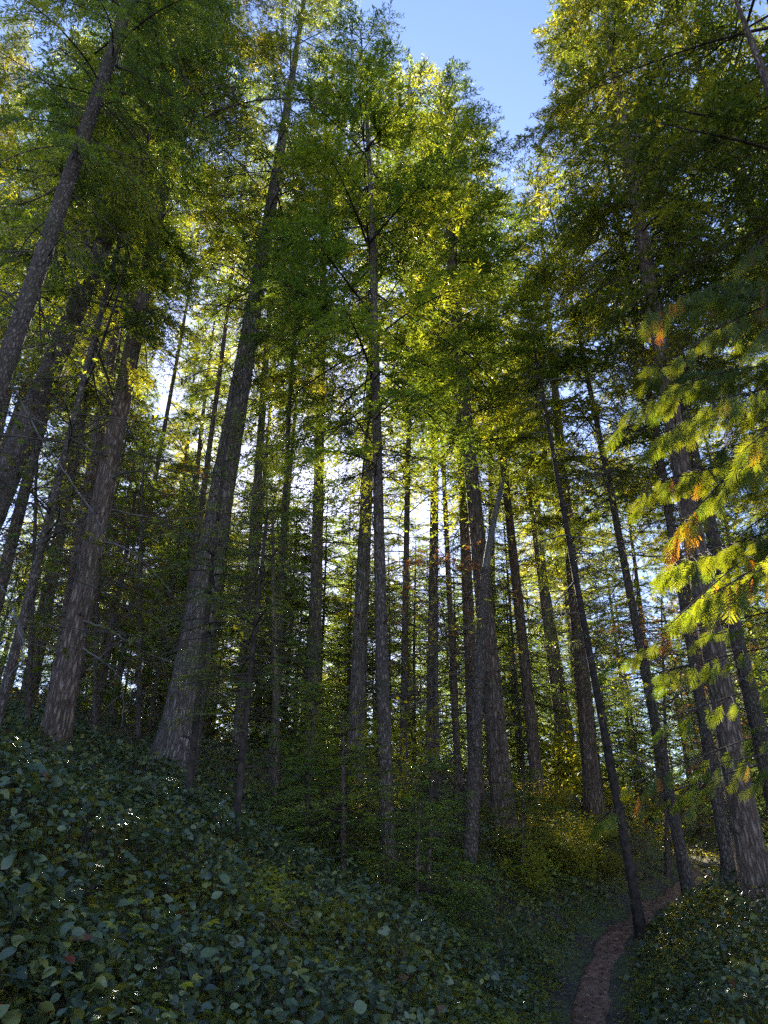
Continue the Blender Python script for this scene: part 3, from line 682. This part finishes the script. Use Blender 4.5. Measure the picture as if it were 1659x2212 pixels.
# broken snag leaning on the stout fir, with its bleached upper half
def snag():
    A = at(1012, 1890, 11.6); A[2] = float(ground(A[0], A[1])) - 0.1
    pts = [A, at(1025, 1640, 11.8), at(1036, 1420, 12.2), at(1052, 1200, 12.7), at(1070, 1110, 13.0), at(1087, 1035, 13.2)]
    root = empty('broken_snag', A); tag(root, "broken dead snag leaning against the stout furrowed fir, bleached at its top", "snag")
    P = np.array(pts) - A
    PL = resample(P, 40)
    cut = 27
    b = MB(); b.tubes(PL[:cut + 1], np.linspace(0.105, 0.085, cut + 1) * (1 + 0.25 * (vnoise(np.arange(cut + 1) * 0.7, np.zeros(cut + 1), 3) - 0.5)), 14)
    link('trunk', b.mesh('trunk', [M['bark_dark']]), root)
    rr = np.linspace(0.070, 0.040, 40 - cut); rr[-2] = 0.03; rr[-1] = 0.006
    b = MB(); b.tubes(PL[cut:], rr, 12)
    for dx, dz, r_ in [(0.03, 0.35, 0.012), (-0.03, 0.22, 0.010), (0.01, 0.5, 0.008)]:
        e = PL[-1] + np.array([dx, 0, 0]); b.tubes(np.stack([PL[-4] + np.array([dx, -0.01, 0]), PL[-2] + np.array([dx, 0, 0]), e + np.array([dx, 0, dz * 0.6])]), np.array([r_ * 1.5, r_, 0.002]), 5)
    link('broken_top', b.mesh('broken_top', [M['bark_pale']]), root)
    l = link('limbs', LIMBS[0], root, (0, 0, 0.6)); l.scale = (0.8, 0.8, 0.5)
snag()

# dead arched stem rising from the saplings to the right, and other single sticks
def stick(name, label, cat, pts, r0, r1, mat, twigs=0, seed=0, group=None):
    g = np.random.default_rng(seed)
    P = resample(np.array(pts), 26); A = P[0].copy(); P = P - A
    P[1:-1] += g.normal(0, 0.006, (24, 3))
    b = MB(); b.tubes(P, np.linspace(r0, r1, 26), 6)
    for i in range(twigs):
        k = int(g.integers(4, 25)); d = norm(P[min(k + 1, 25)] - P[k - 1] + g.normal(0, 0.09, 3)); l = g.uniform(0.1, 0.5)
        Q = P[k] + np.outer(np.linspace(0, 1, 4) * l, norm(d + g.normal(0, 0.6, 3))); Q[:, 2] -= np.linspace(0, 1, 4) ** 2 * 0.1
        b.tubes(Q, np.linspace(r0 * 0.35, 0.0015, 4), 4)
    o = link(name, b.mesh(name, [M[mat]]), None, A)
    return tag(o, label, cat, group)
stick('bare_sapling', "long bare dark stem arching up right from the slender black fir to the stout fir", "bare sapling",
      [at(852, 1815, 9.9), at(905, 1765, 10.0), at(950, 1690, 10.2), at(985, 1625, 10.3), at(1045, 1550, 10.6), at(1112, 1470, 10.9)], 0.016, 0.006, 'stem', 10, 3)
stick('bare_branch', "pale lichened dead branch reaching right from the thick dark-barked fir", "branch",
      [at(180, 1342, 9.9), at(235, 1358, 9.8), at(290, 1395, 9.6), at(340, 1420, 9.5), at(395, 1442, 9.4)], 0.016, 0.004, 'dead', 16, 4)
stick('bare_branch', "curved pale dead branch hanging from the thick dark-barked fir above the lichened one", "branch",
      [at(225, 1170, 10.0), at(265, 1180, 9.9), at(310, 1210, 9.8), at(345, 1250, 9.7), at(370, 1280, 9.6)], 0.013, 0.004, 'dead', 10, 5)
stick('bare_branch', "long straight pale twig slanting down from the upper left trunk", "branch",
      [at(20, 820, 7.2), at(90, 950, 7.2), at(160, 1050, 7.1), at(230, 1150, 7.0)], 0.012, 0.004, 'dead', 12, 6)
stick('bare_branch', "bent pale twig with an elbow pointing straight down on the leafy bank", "branch",
      [at(180, 1400, 8.6), at(240, 1440, 8.6), at(262, 1460, 8.6), at(268, 1520, 8.6), at(262, 1570, 8.6)], 0.011, 0.004, 'dead', 6, 7)
stick('bare_branch', "drooping grey twig at the photo's left edge above the leafy bank", "branch",
      [at(-30, 1230, 6.5), at(20, 1290, 6.4), at(45, 1370, 6.3), at(52, 1450, 6.3)], 0.010, 0.003, 'dead', 10, 8)
stick('bleached_stick', "small white arched stick lying on the shrubby mound's crest", "stick",
      [at(1231, 1729, 17.2), at(1237, 1721, 17.2), at(1244, 1720, 17.2), at(1250, 1727, 17.2), at(1252, 1735, 17.1)], 0.025, 0.02, 'bark_pale', 0, 9)
tag(fir((1256, 1500), (1222, 1120), 20.0, 9, 9.5, None, 0, "thin bleached dead pole just left of the sunlit-seamed trunk", name='dead_pole', cat='pole', bark='bark_pale', limbs=0, limb_lo=0.3, limb_hi=0.9, limb_len=0.6, seed=61, flare=1.0))

# ------------------------------------------------------------------ leaf templates
def leaf_template(stations=4, width=0.62, tipd=-0.10, fold=0.16, point=0.8):
    """unit leaf along +X, normal +Z: (verts, quads)"""
    s = np.linspace(0, 1, stations + 1)
    w = width * 0.5 * np.sin(np.pi * s ** point) ** 0.75
    w[0] = 0.02; w[-1] = 0.004
    z = 0.06 * np.sin(np.pi * s) + tipd * s ** 2
    V = np.stack([np.stack([s, w, z + fold * w], -1), np.stack([s, 0 * s, z], -1), np.stack([s, -w, z + fold * w], -1)], 1).reshape(-1, 3)
    Q = []
    for i in range(stations):
        for j in range(2):
            Q.append([i * 3 + j, i * 3 + j + 1, (i + 1) * 3 + j + 1, (i + 1) * 3 + j])
    return V, np.array(Q)
LEAF_NEAR = leaf_template(5); LEAF_ROUND = leaf_template(5, 0.74, -0.22, 0.08, 0.78); LEAF_FAR = leaf_template(2, 0.7)
LEAF_TINY = (np.array([(0, 0, 0), (0.42, 0.30, 0.04), (1, 0, -0.1), (0.42, -0.30, 0.04)], float), np.array([[0, 1, 2, 3]]))
def frames(dirs, nrm):
    X = norm(dirs); Y = norm(np.cross(nrm, X)); Z = np.cross(X, Y)
    return np.stack([X, Y, Z], -1)
def rand_dirs(g, n, tilt=0.45, up=0.0):
    a = g.uniform(0, 2 * math.pi, n)
    d = np.stack([np.cos(a), np.sin(a), g.normal(up, tilt, n)], -1)
    nn = norm(np.array([0, 0, 1.0]) + g.normal(0, tilt, (n, 3)))
    return norm(d), nn

# ------------------------------------------------------------------ salal cover (nobody could count it)
def cover(name, label, cat, mat, n, y0, y1, size, hgt, tpl_split, seed, dens, xr=(-0.62, 0.62), margin=2.0, pd_lo=0.32, power=1.0, tilt=0.5):
    g = np.random.default_rng(seed)
    y = y0 * (y1 / y0) ** (g.random(n) ** power)
    hw = np.array(xr)[None, :] * y[:, None] + np.array([-margin, margin])
    x = hw[:, 0] + (hw[:, 1] - hw[:, 0]) * g.random(n)
    pd = path_dist(x, y)
    keep = (g.random(n) < dens(x, y)) & (pd > pd_lo + 0.25 * g.random(n))
    x, y, pd = x[keep], y[keep], pd[keep]; n = len(x)
    hh = hgt * (0.35 + 1.0 * fbm(x * 1.1, y * 1.1, seed + 5, 3)) * np.clip((pd - 0.2) / 0.9, 0.12, 1)
    z = ground(x, y) + hh * np.clip(1 - np.abs(g.normal(0, 0.33, n)), 0.05, 1.0)
    d, nn = rand_dirs(g, n, tilt, -0.1)
    s = size * np.exp(g.normal(-0.08, 0.30, n)); s = np.clip(s, size * 0.4, size * 1.75)
    rn = np.clip(0.12 + 0.75 * g.random(n) ** 1.4 + 0.18 * (fbm(x * 0.6, y * 0.6, seed + 9) - 0.5), 0, 0.86)
    odd = g.random(n) < 0.012; rn[odd] = g.uniform(0.9, 1.0, odd.sum())
    Mx = frames(d, nn) * s[:, None, None]
    loc = np.stack([x, y, z], -1)
    near = np.hypot(x, y) < tpl_split
    far_tpl = LEAF_TINY if size < 0.06 else LEAF_FAR
    b = MB()
    rd = near & (g.random(n) < 0.45)
    if rd.any(): b.inst(*LEAF_ROUND, Mx[rd] * 0.85, loc[rd], 0, rn[rd], True)
    nr = near & ~rd
    if nr.any(): b.inst(*LEAF_NEAR, Mx[nr], loc[nr], 0, rn[nr], True)
    if (~near).any(): b.inst(*far_tpl, Mx[~near], loc[~near], 0, rn[~near], True)
    # stems
    k = np.where(near)[0][::5]
    if len(k):
        tip = loc[k]; foot = tip.copy(); foot[:, :2] += g.normal(0, 0.10, (len(k), 2)); foot[:, 2] = ground(foot[:, 0], foot[:, 1]) - 0.02
        mid = (tip + foot) / 2 + g.normal(0, 0.03, tip.shape)
        b.tubes(np.stack([foot, mid, tip], 1), np.array([[0.0035, 0.003, 0.0018]]), 3, 1)
    o = link(name, b.mesh(name, [M[mat], M['stem']]))
    return tag(o, label, cat, kind='stuff')
def patch(x, y, sc=0.5, seed=1, lo=0.35, hi=0.6):
    return np.clip((fbm(x * sc, y * sc, seed) - lo) / (hi - lo), 0, 1)
cover('salal_leaves', "dense knee-high salal with leathery oval leaves covering the slope", "ground cover", 'salal_leaf', 118000, 1.3, 9.0, 0.055, 0.50, 7.0, 3,
      lambda x, y: 0.08 + 0.92 * patch(x, y, 1.5, 2, 0.32, 0.55))
cover('salal_leaves', "sheet of glossy salal leaves running up between the tree feet", "ground cover", 'salal_leaf', 130000, 7.0, 40.0, 0.066, 0.42, 8.0, 4,
      lambda x, y: 0.25 + 0.75 * patch(x, y, 0.45, 7, 0.3, 0.5))
cover('low_undergrowth', "low yellow-green small-leaved growth edging the path and the mound", "undergrowth", 'shrub_leaf', 330000, 3.0, 36.0, 0.042, 0.26, 4.0, 6,
      lambda x, y: np.clip(1.25 - path_dist(x, y) / 4.0, 0.15, 1.0), xr=(-0.1, 0.62), pd_lo=0.24, tilt=0.6)
def litter():
    g = np.random.default_rng(12); n = 3600
    i = g.integers(0, len(PATHL), n); p = PATHL[i] + g.normal(0, 0.2, (n, 2))
    z = ground(p[:, 0], p[:, 1]) + 0.055
    d, nn = rand_dirs(g, n, 0.25)
    b = MB(); s = 0.045 * g.uniform(0.3, 1.3, n)
    b.inst(*LEAF_FAR, frames(d, nn) * s[:, None, None], np.c_[p, z], 0, g.random(n))
    tag(link('leaf_litter', b.mesh('leaf_litter', [M['litter']])), "scattered small dry leaves on the trodden path", "leaf litter", kind='stuff')
cover('low_undergrowth', "far leafy undergrowth on the slope deep in the wood", "undergrowth", 'shrub_leaf', 60000, 28.0, 90.0, 0.22, 0.7, 5.0, 8,
      lambda x, y: 0.9, xr=(-0.8, 0.8), margin=6)
litter()

# ------------------------------------------------------------------ shrubs, ferns, maple sprigs
def shrub_mesh(name, seed, n_stem=16, h=0.9, spread=0.55, leaf=0.045, nleaf=2200, mat='shrub_leaf'):
    g = np.random.default_rng(seed); b = MB(); S = []
    tips = []
    for i in range(n_stem):
        a = g.uniform(0, 6.28); r = spread * math.sqrt(g.random()); hh = h * g.uniform(0.6, 1.05) * (1 - 0.3 * r / spread)
        s = np.linspace(0, 1, 5)
        P = np.stack([math.cos(a) * r * s ** 1.2, math.sin(a) * r * s ** 1.2, hh * s], -1) + np.cumsum(g.normal(0, 0.015, (5, 3)), 0)
        S.append(P); tips.append(P)
    b.tubes(np.array(S), np.array([[0.006, 0.005, 0.004, 0.003, 0.002]]), 4, 1)
    tips = np.array(tips); k = g.integers(0, n_stem, nleaf); u = 0.3 + 0.75 * g.random(nleaf) ** 0.7
    P = np.stack([np.stack([np.interp(u[j], np.linspace(0, 1, 5), tips[k[j], :, c]) for c in range(3)]) for j in range(nleaf)])
    off = g.normal(0, 0.11, (nleaf, 3)); off[:, 2] *= 0.35
    P = P + off
    d, nn = rand_dirs(g, nleaf, 0.35)
    b.inst(*LEAF_FAR, frames(d, nn) * (leaf * g.uniform(0.6, 1.3, nleaf))[:, None, None], P, 0, np.clip(g.normal(0.45, 0.22, nleaf), 0, 1))
    return b.mesh(name, [M[mat], M['stem']])
SHRUBS = [shrub_mesh('huckleberry_bush', 91 + i, h=0.8 + 0.15 * i) for i in range(3)]
TALL = shrub_mesh('vine_maple', 99, n_stem=10, h=2.55, spread=1.15, leaf=0.075, nleaf=1300, mat='maple_leaf')
MAPLES = [shrub_mesh('leafy_bush', 95 + i, n_stem=12, h=1.1, spread=0.7, leaf=0.075, nleaf=900, mat='maple_leaf') for i in range(2)]
spots = [(1180, 1790, 13.5), (1215, 1770, 14.5), (1150, 1835, 12.8), (1240, 1800, 14.5), (1205, 1830, 13.2), (1268, 1790, 15.8), (1300, 1810, 16.5), (1250, 1850, 13.4), (1170, 1745, 16.5), (1210, 1750, 17.5), (1300, 1860, 14.5), (1335, 1825, 17.5), (1130, 1770, 15.0)]
for i, (px, py, y) in enumerate(spots):
    p = at(px, py, y)
    o = link('huckleberry_bush', SHRUBS[i % 3], None, (p[0], p[1], float(ground(p[0], p[1])) - 0.03)); s = rng.uniform(0.75, 1.2)
    o.scale = (s, s, s * rng.uniform(0.8, 1.1)); o.rotation_euler = (0, 0, rng.uniform(0, 6.28))
    tag(o, "fine-leaved yellow-green huckleberry bush on the mound left of the path", "bush", "huckleberry bushes on the mound")
for (px, py, y, s, lab) in [(1155, 1880, 11.6, 0.75, "pale green broad-leaved bush in front of the shrubby mound"), (1195, 1640, 19.5, 2.0, "tall bright green bush glowing behind the stout furrowed fir"),
                            (1255, 1660, 22.5, 2.0, "tall bright bush in misty light beside the sunlit-seamed trunk"), (1330, 1740, 21, 1.3, "bright leafy bush just past the sunlit-seamed trunk"), (1450, 1830, 21, 1.0, "light green leafy bush where the path disappears"), (715, 1800, 11.2, 1, "tall yellow-green leafy bush behind the broad hemlock sapling"),
                            (845, 1800, 11.6, 1, "yellow-green leafy bush showing right of the slender black fir"), (560, 2110, 5.6, 0.5, "small yellow-green leafy sprig in the salal near the photo's bottom centre")]:
    p = at(px, py, y)
    tall = py == 1800
    if tall: s = 1.0
    o = link('vine_maple' if tall else 'leafy_bush', TALL if tall else MAPLES[int(px) % 2], None, (p[0], p[1], float(ground(p[0], p[1])) - 0.03)); o.scale = (s, s, s); o.rotation_euler = (0, 0, px)
    tag(o, lab, "bush")

def lobed_leaf():
    """unit maple leaf: centre, five pointed lobes"""
    V = [(0, 0, 0)]; Q = []
    for i, a in enumerate(np.radians([-110, -58, 0, 58, 110])):
        l = [0.5, 0.85, 1.0, 0.85, 0.5][i]
        c, s = math.cos(a), math.sin(a)
        n = len(V)
        V += [(0.55 * l * math.cos(a - 0.42), 0.55 * l * math.sin(a - 0.42), 0.03), (l * c, l * s, -0.10), (0.55 * l * math.cos(a + 0.42), 0.55 * l * math.sin(a + 0.42), 0.03)]
        Q.append([0, n, n + 1, n + 2])
    return np.array(V) * 0.62, np.array(Q)
LOBED = lobed_leaf()
def maple_sprig(px, py, y, label, n, seed, size=0.075, rad=0.28, h=0.25):
    g = np.random.default_rng(seed); p = at(px, py, y)
    gz = float(ground(p[0], p[1])); base = np.array([p[0], p[1], gz])
    top = max(0.25, p[2] - gz)
    b = MB(); pts = []; dr = []
    for i in range(n):
        a = g.uniform(0, 6.28); r = rad * math.sqrt(g.random()) * 1.1
        tip = np.array([math.cos(a) * r, math.sin(a) * r, top + g.uniform(-h, h) * 0.4])
        mid = np.array([tip[0] * 0.3, tip[1] * 0.3, top * 0.7])
        b.tubes(np.stack([np.zeros(3), mid, tip]), np.array([0.004, 0.003, 0.0015]), 4, 1)
        for k in range(3):
            pts.append(tip + g.normal(0, 0.05, 3) * np.array([1, 1, 0.4])); dr.append([math.cos(a + g.normal(0, 0.9)), math.sin(a + g.normal(0, 0.9)), -0.1])
    pts = np.array(pts); nn = norm(np.array([0, 0, 1.0]) + g.normal(0, 0.25, pts.shape))
    b.inst(*LOBED, frames(np.array(dr), nn) * (size * g.uniform(0.7, 1.25, len(pts)))[:, None, None], pts, 0, np.clip(g.normal(0.5, 0.25, len(pts)), 0, 1))
    tag(link('maple_sprig', b.mesh('maple_sprig', [M['maple_leaf'], M['stem']]), None, base), label, "sprig")
maple_sprig(165, 1985, 3.9, "yellow-green maple sprig with pointed leaves, uppermost of three in the salal", 9, 1)
maple_sprig(270, 2055, 3.7, "bright maple sprig with pointed leaves just below the uppermost one", 9, 2)
maple_sprig(330, 2165, 3.2, "dull green maple sprig at the very bottom of the picture", 6, 3, 0.08)

def red_leaf():
    p = at(18, 2180, 2.9)
    b = MB(); V, Q = leaf_template(6, 0.92, -0.05, 0.1, 0.9)
    b.add(V * 0.1, Q, 0, 0.5, True); b.tubes(np.array([[0, 0, 0], [-0.02, 0, -0.05], [-0.03, 0.01, -0.3]]), np.array([0.002, 0.002, 0.003]), 4, 1)
    o = link('red_leaf', b.mesh('red_leaf', [M['red_leaf'], M['stem']]), None, p); o.rotation_euler = (0.6, 0.2, 2.2)
    tag(o, "single round red leaf on a stalk in the bottom left corner", "leaf")
red_leaf()

def fern(px, py, y, label, nf, seed, ln=0.8, mat='fern_leaf'):
    g = np.random.default_rng(seed); p = at(px, py, y); base = np.array([p[0], p[1], float(ground(p[0], p[1])) - 0.02])
    b = MB()
    for f in range(nf):
        a = g.uniform(0, 6.28); l = ln * g.uniform(0.7, 1.1); s = np.linspace(0, 1, 15)
        out = np.array([math.cos(a), math.sin(a), 0]); side = np.array([-out[1], out[0], 0])
        P = np.outer(s * l * 0.85, out); P[:, 2] = l * (0.9 * s - 0.62 * s ** 2)
        b.tubes(P, np.linspace(0.004, 0.001, 15), 4, 1)
        m = 34; u = np.linspace(0.15, 0.99, m); c = np.stack([np.interp(u, s, P[:, i]) for i in range(3)], -1)
        sg = np.where(np.arange(m) % 2 == 0, 1, -1)[:, None]
        d = norm(side * sg + out * 0.45 + np.array([0, 0, -0.15]) + g.normal(0, 0.08, (m, 3)))
        w = l * 0.30 * np.sin(np.pi * (0.12 + 0.86 * u)) ** 0.8
        nn = norm(np.array([0, 0, 1.0]) + out * 0.3 + g.normal(0, 0.12, (m, 3)))
        V, Q = leaf_template(3, 0.20, -0.12, 0.1)
        b.inst(V, Q, frames(d, nn) * w[:, None, None], c, 0, np.clip(g.normal(0.5, 0.2, m), 0, 1))
    tag(link('fern', b.mesh('fern', [M[mat], M['stem']]), None, base), label, "fern")
fern(262, 1650, 8.2, "pale green fern with feathery fronds between the two thick leaning firs", 9, 1, 0.95)
fern(205, 1680, 8.6, "smaller pale fern beside the thick dark-barked fir's foot", 7, 2, 0.7)
fern(300, 1690, 9.4, "dim fern at the foot of the biggest fir", 7, 3, 0.7)

for i, (px, py, y) in enumerate([(60, 1830, 4.6), (420, 1960, 5.4), (640, 2010, 6.2), (760, 2120, 5.6), (930, 2060, 7.2), (1080, 1990, 9.0), (560, 1880, 8.0), (240, 1790, 6.6), (1480, 2090, 8.2), (1600, 2140, 7.6)]):
    maple_sprig(px, py, y, "small sprig of lighter green pointed leaves poking out of the salal", 5, 40 + i, 0.05, 0.22, 0.2)
    scene.objects[-1]['group'] = 'small light green sprigs in the salal'
for i, (px, py, y) in enumerate([(520, 1905, 7.4), (150, 1880, 4.6), (700, 1960, 7.0), (1020, 2080, 7.6), (1560, 2060, 9.0), (980, 1930, 9.6), (350, 1760, 9.2)]):
    fern(px, py, y, "dim low fern half sunk in the salal leaves", 6, 60 + i, 0.5)
    scene.objects[-1]['group'] = 'low ferns in the salal'

for i, (px, py, y, ang) in enumerate([(300, 1890, 6.0, 0.3), (120, 1960, 4.2, 2.2), (640, 1950, 6.8, 1.1), (850, 2110, 6.2, 2.7), (500, 2050, 5.2, 0.8), (1560, 2030, 9.4, 2.0)]):
    p = at(px, py, y); e = np.array([math.cos(ang), 0.3 * math.sin(ang), 0.25 * math.sin(ang * 3)]) * 0.55
    q = p + e; m = (p + q) / 2 + np.array([0, 0, 0.12])
    stick('fallen_twig', "thin pale dead twig lying in the salal leaves", "twig", [p, (p + m) / 2 + np.array([0, 0, 0.03]), m, q], 0.006, 0.002, 'dead', 4, 200 + i, "dead twigs in the salal")

# ------------------------------------------------------------------ cedar with hanging fan-shaped sprays
def frond_template(seed):
    g = np.random.default_rng(seed); V = []; n = 10
    for i in range(n):
        u = (i + 1) / (n + 0.5)
        for sg in (-1, 1):
            l = 0.40 * math.sin(math.pi * (0.16 + 0.80 * u)) ** 0.9 * g.uniform(0.8, 1.1)
            a = 0.85 - 0.3 * u + g.normal(0, 0.06)
            d = np.array([math.cos(a), sg * math.sin(a), g.normal(0, 0.08)]); base = np.array([u - 0.03, 0, -0.05 * u])
            m = 6
            for k in range(m):
                t0 = k / m
                c = base + d * l * t0; 
                for s2 in (-1, 1):
                    a2 = a * sg + s2 * 0.65; bl = l * 0.15 * (1.15 - 0.6 * t0); dd = np.array([math.cos(a2), math.sin(a2), g.normal(0, 0.1)])
                    w = np.array([-dd[1], dd[0], 0]) * bl * 0.26
                    V.append([c, c + dd * bl * 0.5 + w, c + dd * bl, c + dd * bl * 0.5 - w])
            w = np.array([-d[1], d[0], 0]) * l * 0.035
            V.append([base - w, base + w, base + d * l + w * 0.4, base + d * l - w * 0.4])
    V.append([[0, -0.012, 0], [0, 0.012, 0], [1, 0.004, -0.05], [1, -0.004, -0.05]])
    V = np.array(V, float).reshape(-1, 3)
    V[:, 2] -= 0.18 * V[:, 0] ** 2 + 0.25 * np.abs(V[:, 1]) ** 1.5
    return V, np.arange(len(V)).reshape(-1, 4)
FRONDS = [frond_template(i) for i in range(3)]
def cedar_branch(b, g, P, r0, dens, orange, size=0.20):
    s = np.linspace(0, 1, len(P)); L = np.linalg.norm(np.diff(P, axis=0), axis=1).sum()
    b.tubes(P, np.linspace(r0, 0.004, len(P)), 5, 1)
    m = int(L * dens)
    u = np.sort(g.uniform(0.12, 1, m)); base = np.stack([np.interp(u, s, P[:, i]) for i in range(3)], -1)
    tg = norm(np.stack([np.interp(np.minimum(u + 0.05, 1), s, P[:, i]) - np.interp(u - 0.05, s, P[:, i]) for i in range(3)], -1))
    side = norm(np.cross(tg, np.array([0, 0, 1.0]))); sg = np.where(np.arange(m) % 2 == 0, 1, -1)[:, None]
    d0 = norm(tg * 0.5 + side * sg * g.uniform(0.5, 1.1, (m, 1)) + np.array([0, 0, -0.15]))
    sub = g.uniform(0.1, 0.45, m) * (1.1 - 0.5 * u)
    tip = base + d0 * sub[:, None] - np.array([0, 0, 1.0]) * (sub ** 1.6 * 0.5)[:, None]
    b.tubes(np.stack([base, (base + tip) / 2 + np.array([0, 0, 0.02]), tip], 1), np.array([[0.004, 0.003, 0.002]]), 3, 1)
    for rep in range(2):
        q = base + (tip - base) * g.uniform(0.35, 1.0, (m, 1))
        d = norm(d0 * 0.45 + tg * g.uniform(0.1, 0.8, (m, 1)) + np.array([0, 0, -1.0]) * g.uniform(0.35, 1.3, (m, 1)) + g.normal(0, 0.14, (m, 3)))
        nn = norm(side * np.where(side[:, 1:2] > 0, -1, 1) + np.array([0, 0, 0.35]) + g.normal(0, 0.30, (m, 3)))
        rn = np.clip(g.normal(0.4, 0.18, m), 0, 0.74)
        cl = vnoise(u * 14 + rep * 3, np.full(m, g.uniform(0, 99)), 3) < orange
        od = cl & (g.random(m) < 0.65); rn[od] = g.uniform(0.8, 1.0, od.sum()); d[od] = norm(d[od] * 0.5 + np.array([0, 0, -1.0]))
        k = g.integers(0, 3, m); sz = size * g.uniform(0.6, 1.2, m)
        for t in range(3):
            w = k == t
            if w.any(): b.inst(*FRONDS[t], frames(d[w], nn[w]) * sz[w][:, None, None], q[w], 0, rn[w])
def cedar():
    g = np.random.default_rng(5)
    x, y = 5.0, 6.2; z0 = float(ground(x, y)) - 0.1
    root = empty('cedar', (x, y, z0)); tag(root, "bright sunlit cedar with hanging fan sprays, some turned orange, at the right edge", "tree")
    link('trunk', trunk_mesh('trunk', 13, 0.16, 77, 'bark_brown', 1.5), root)
    O = np.array([x, y, z0])
    # each bough: height on the stem, then the pixel and distance where its tip hangs
    tips = [(6.9, 1400, 690, 5.6, .3), (6.6, 1480, 760, 5.0, .3), (6.2, 1345, 900, 5.8, .2), (6.3, 1580, 640, 5.2, .35), (5.9, 1440, 930, 5.1, .35), (5.6, 1560, 860, 4.6, .4), (5.3, 1420, 1040, 5.6, .35),
            (5.0, 1500, 1120, 5.0, .4), (4.8, 1590, 1020, 4.6, .4), (4.5, 1430, 1210, 5.4, .3), (4.3, 1560, 1280, 4.7, .4), (4.0, 1470, 1330, 5.2, .3), (6.8, 1640, 720, 4.8, .35), (5.5, 1640, 960, 4.4, .45),
            (4.6, 1640, 1220, 4.5, .4), (6.0, 1520, 620, 6.2, .3), (5.7, 1400, 800, 6.6, .2), (4.9, 1600, 1160, 5.8, .35), (5.2, 1520, 980, 6.6, .3), (7.3, 1500, 660, 6.8, .2), (7.6, 1600, 560, 5.4, .2)]
    b = MB(); low = MB()
    for h, px, py, dy, orr in tips:
        T = at(px, py, dy) - O; S = np.array([0, 0, h - 0.6 + 0.2])
        s = np.linspace(0, 1, 12)[:, None]
        P = S + (T - S) * s; P[:, 2] += g.uniform(0.1, 0.6) * np.sin(np.pi * s[:, 0]) ; P[:, :2] += np.cumsum(g.normal(0, 0.012, (12, 2)), 0)
        cedar_branch(b, g, P, 0.014, 24, orr * 0.6)
    link('crown', b.mesh('crown', [M['cedar_leaf'], M['stem']]), root)
    for h, px, py, dy, orr in [(3.2, 1295, 1487, 5.6, .15), (2.7, 1370, 1690, 5.6, .2), (2.4, 1300, 1760, 6.0, .15), (3.0, 1420, 1560, 5.2, .3), (3.6, 1330, 1420, 6.2, .2), (2.2, 1500, 1660, 5.4, .2)]:
        T = at(px, py, dy) - O; S = np.array([0, 0, h - 0.1])
        s = np.linspace(0, 1, 14)[:, None]; P = S + (T - S) * s; P[:, 2] += 0.12 * np.sin(np.pi * s[:, 0])
        cedar_branch(low, g, P, 0.010, 8, orr * 0.6, 0.15)
    link('lower_boughs', low.mesh('lower_boughs', [M['cedar_leaf'], M['stem']]), root)
cedar()
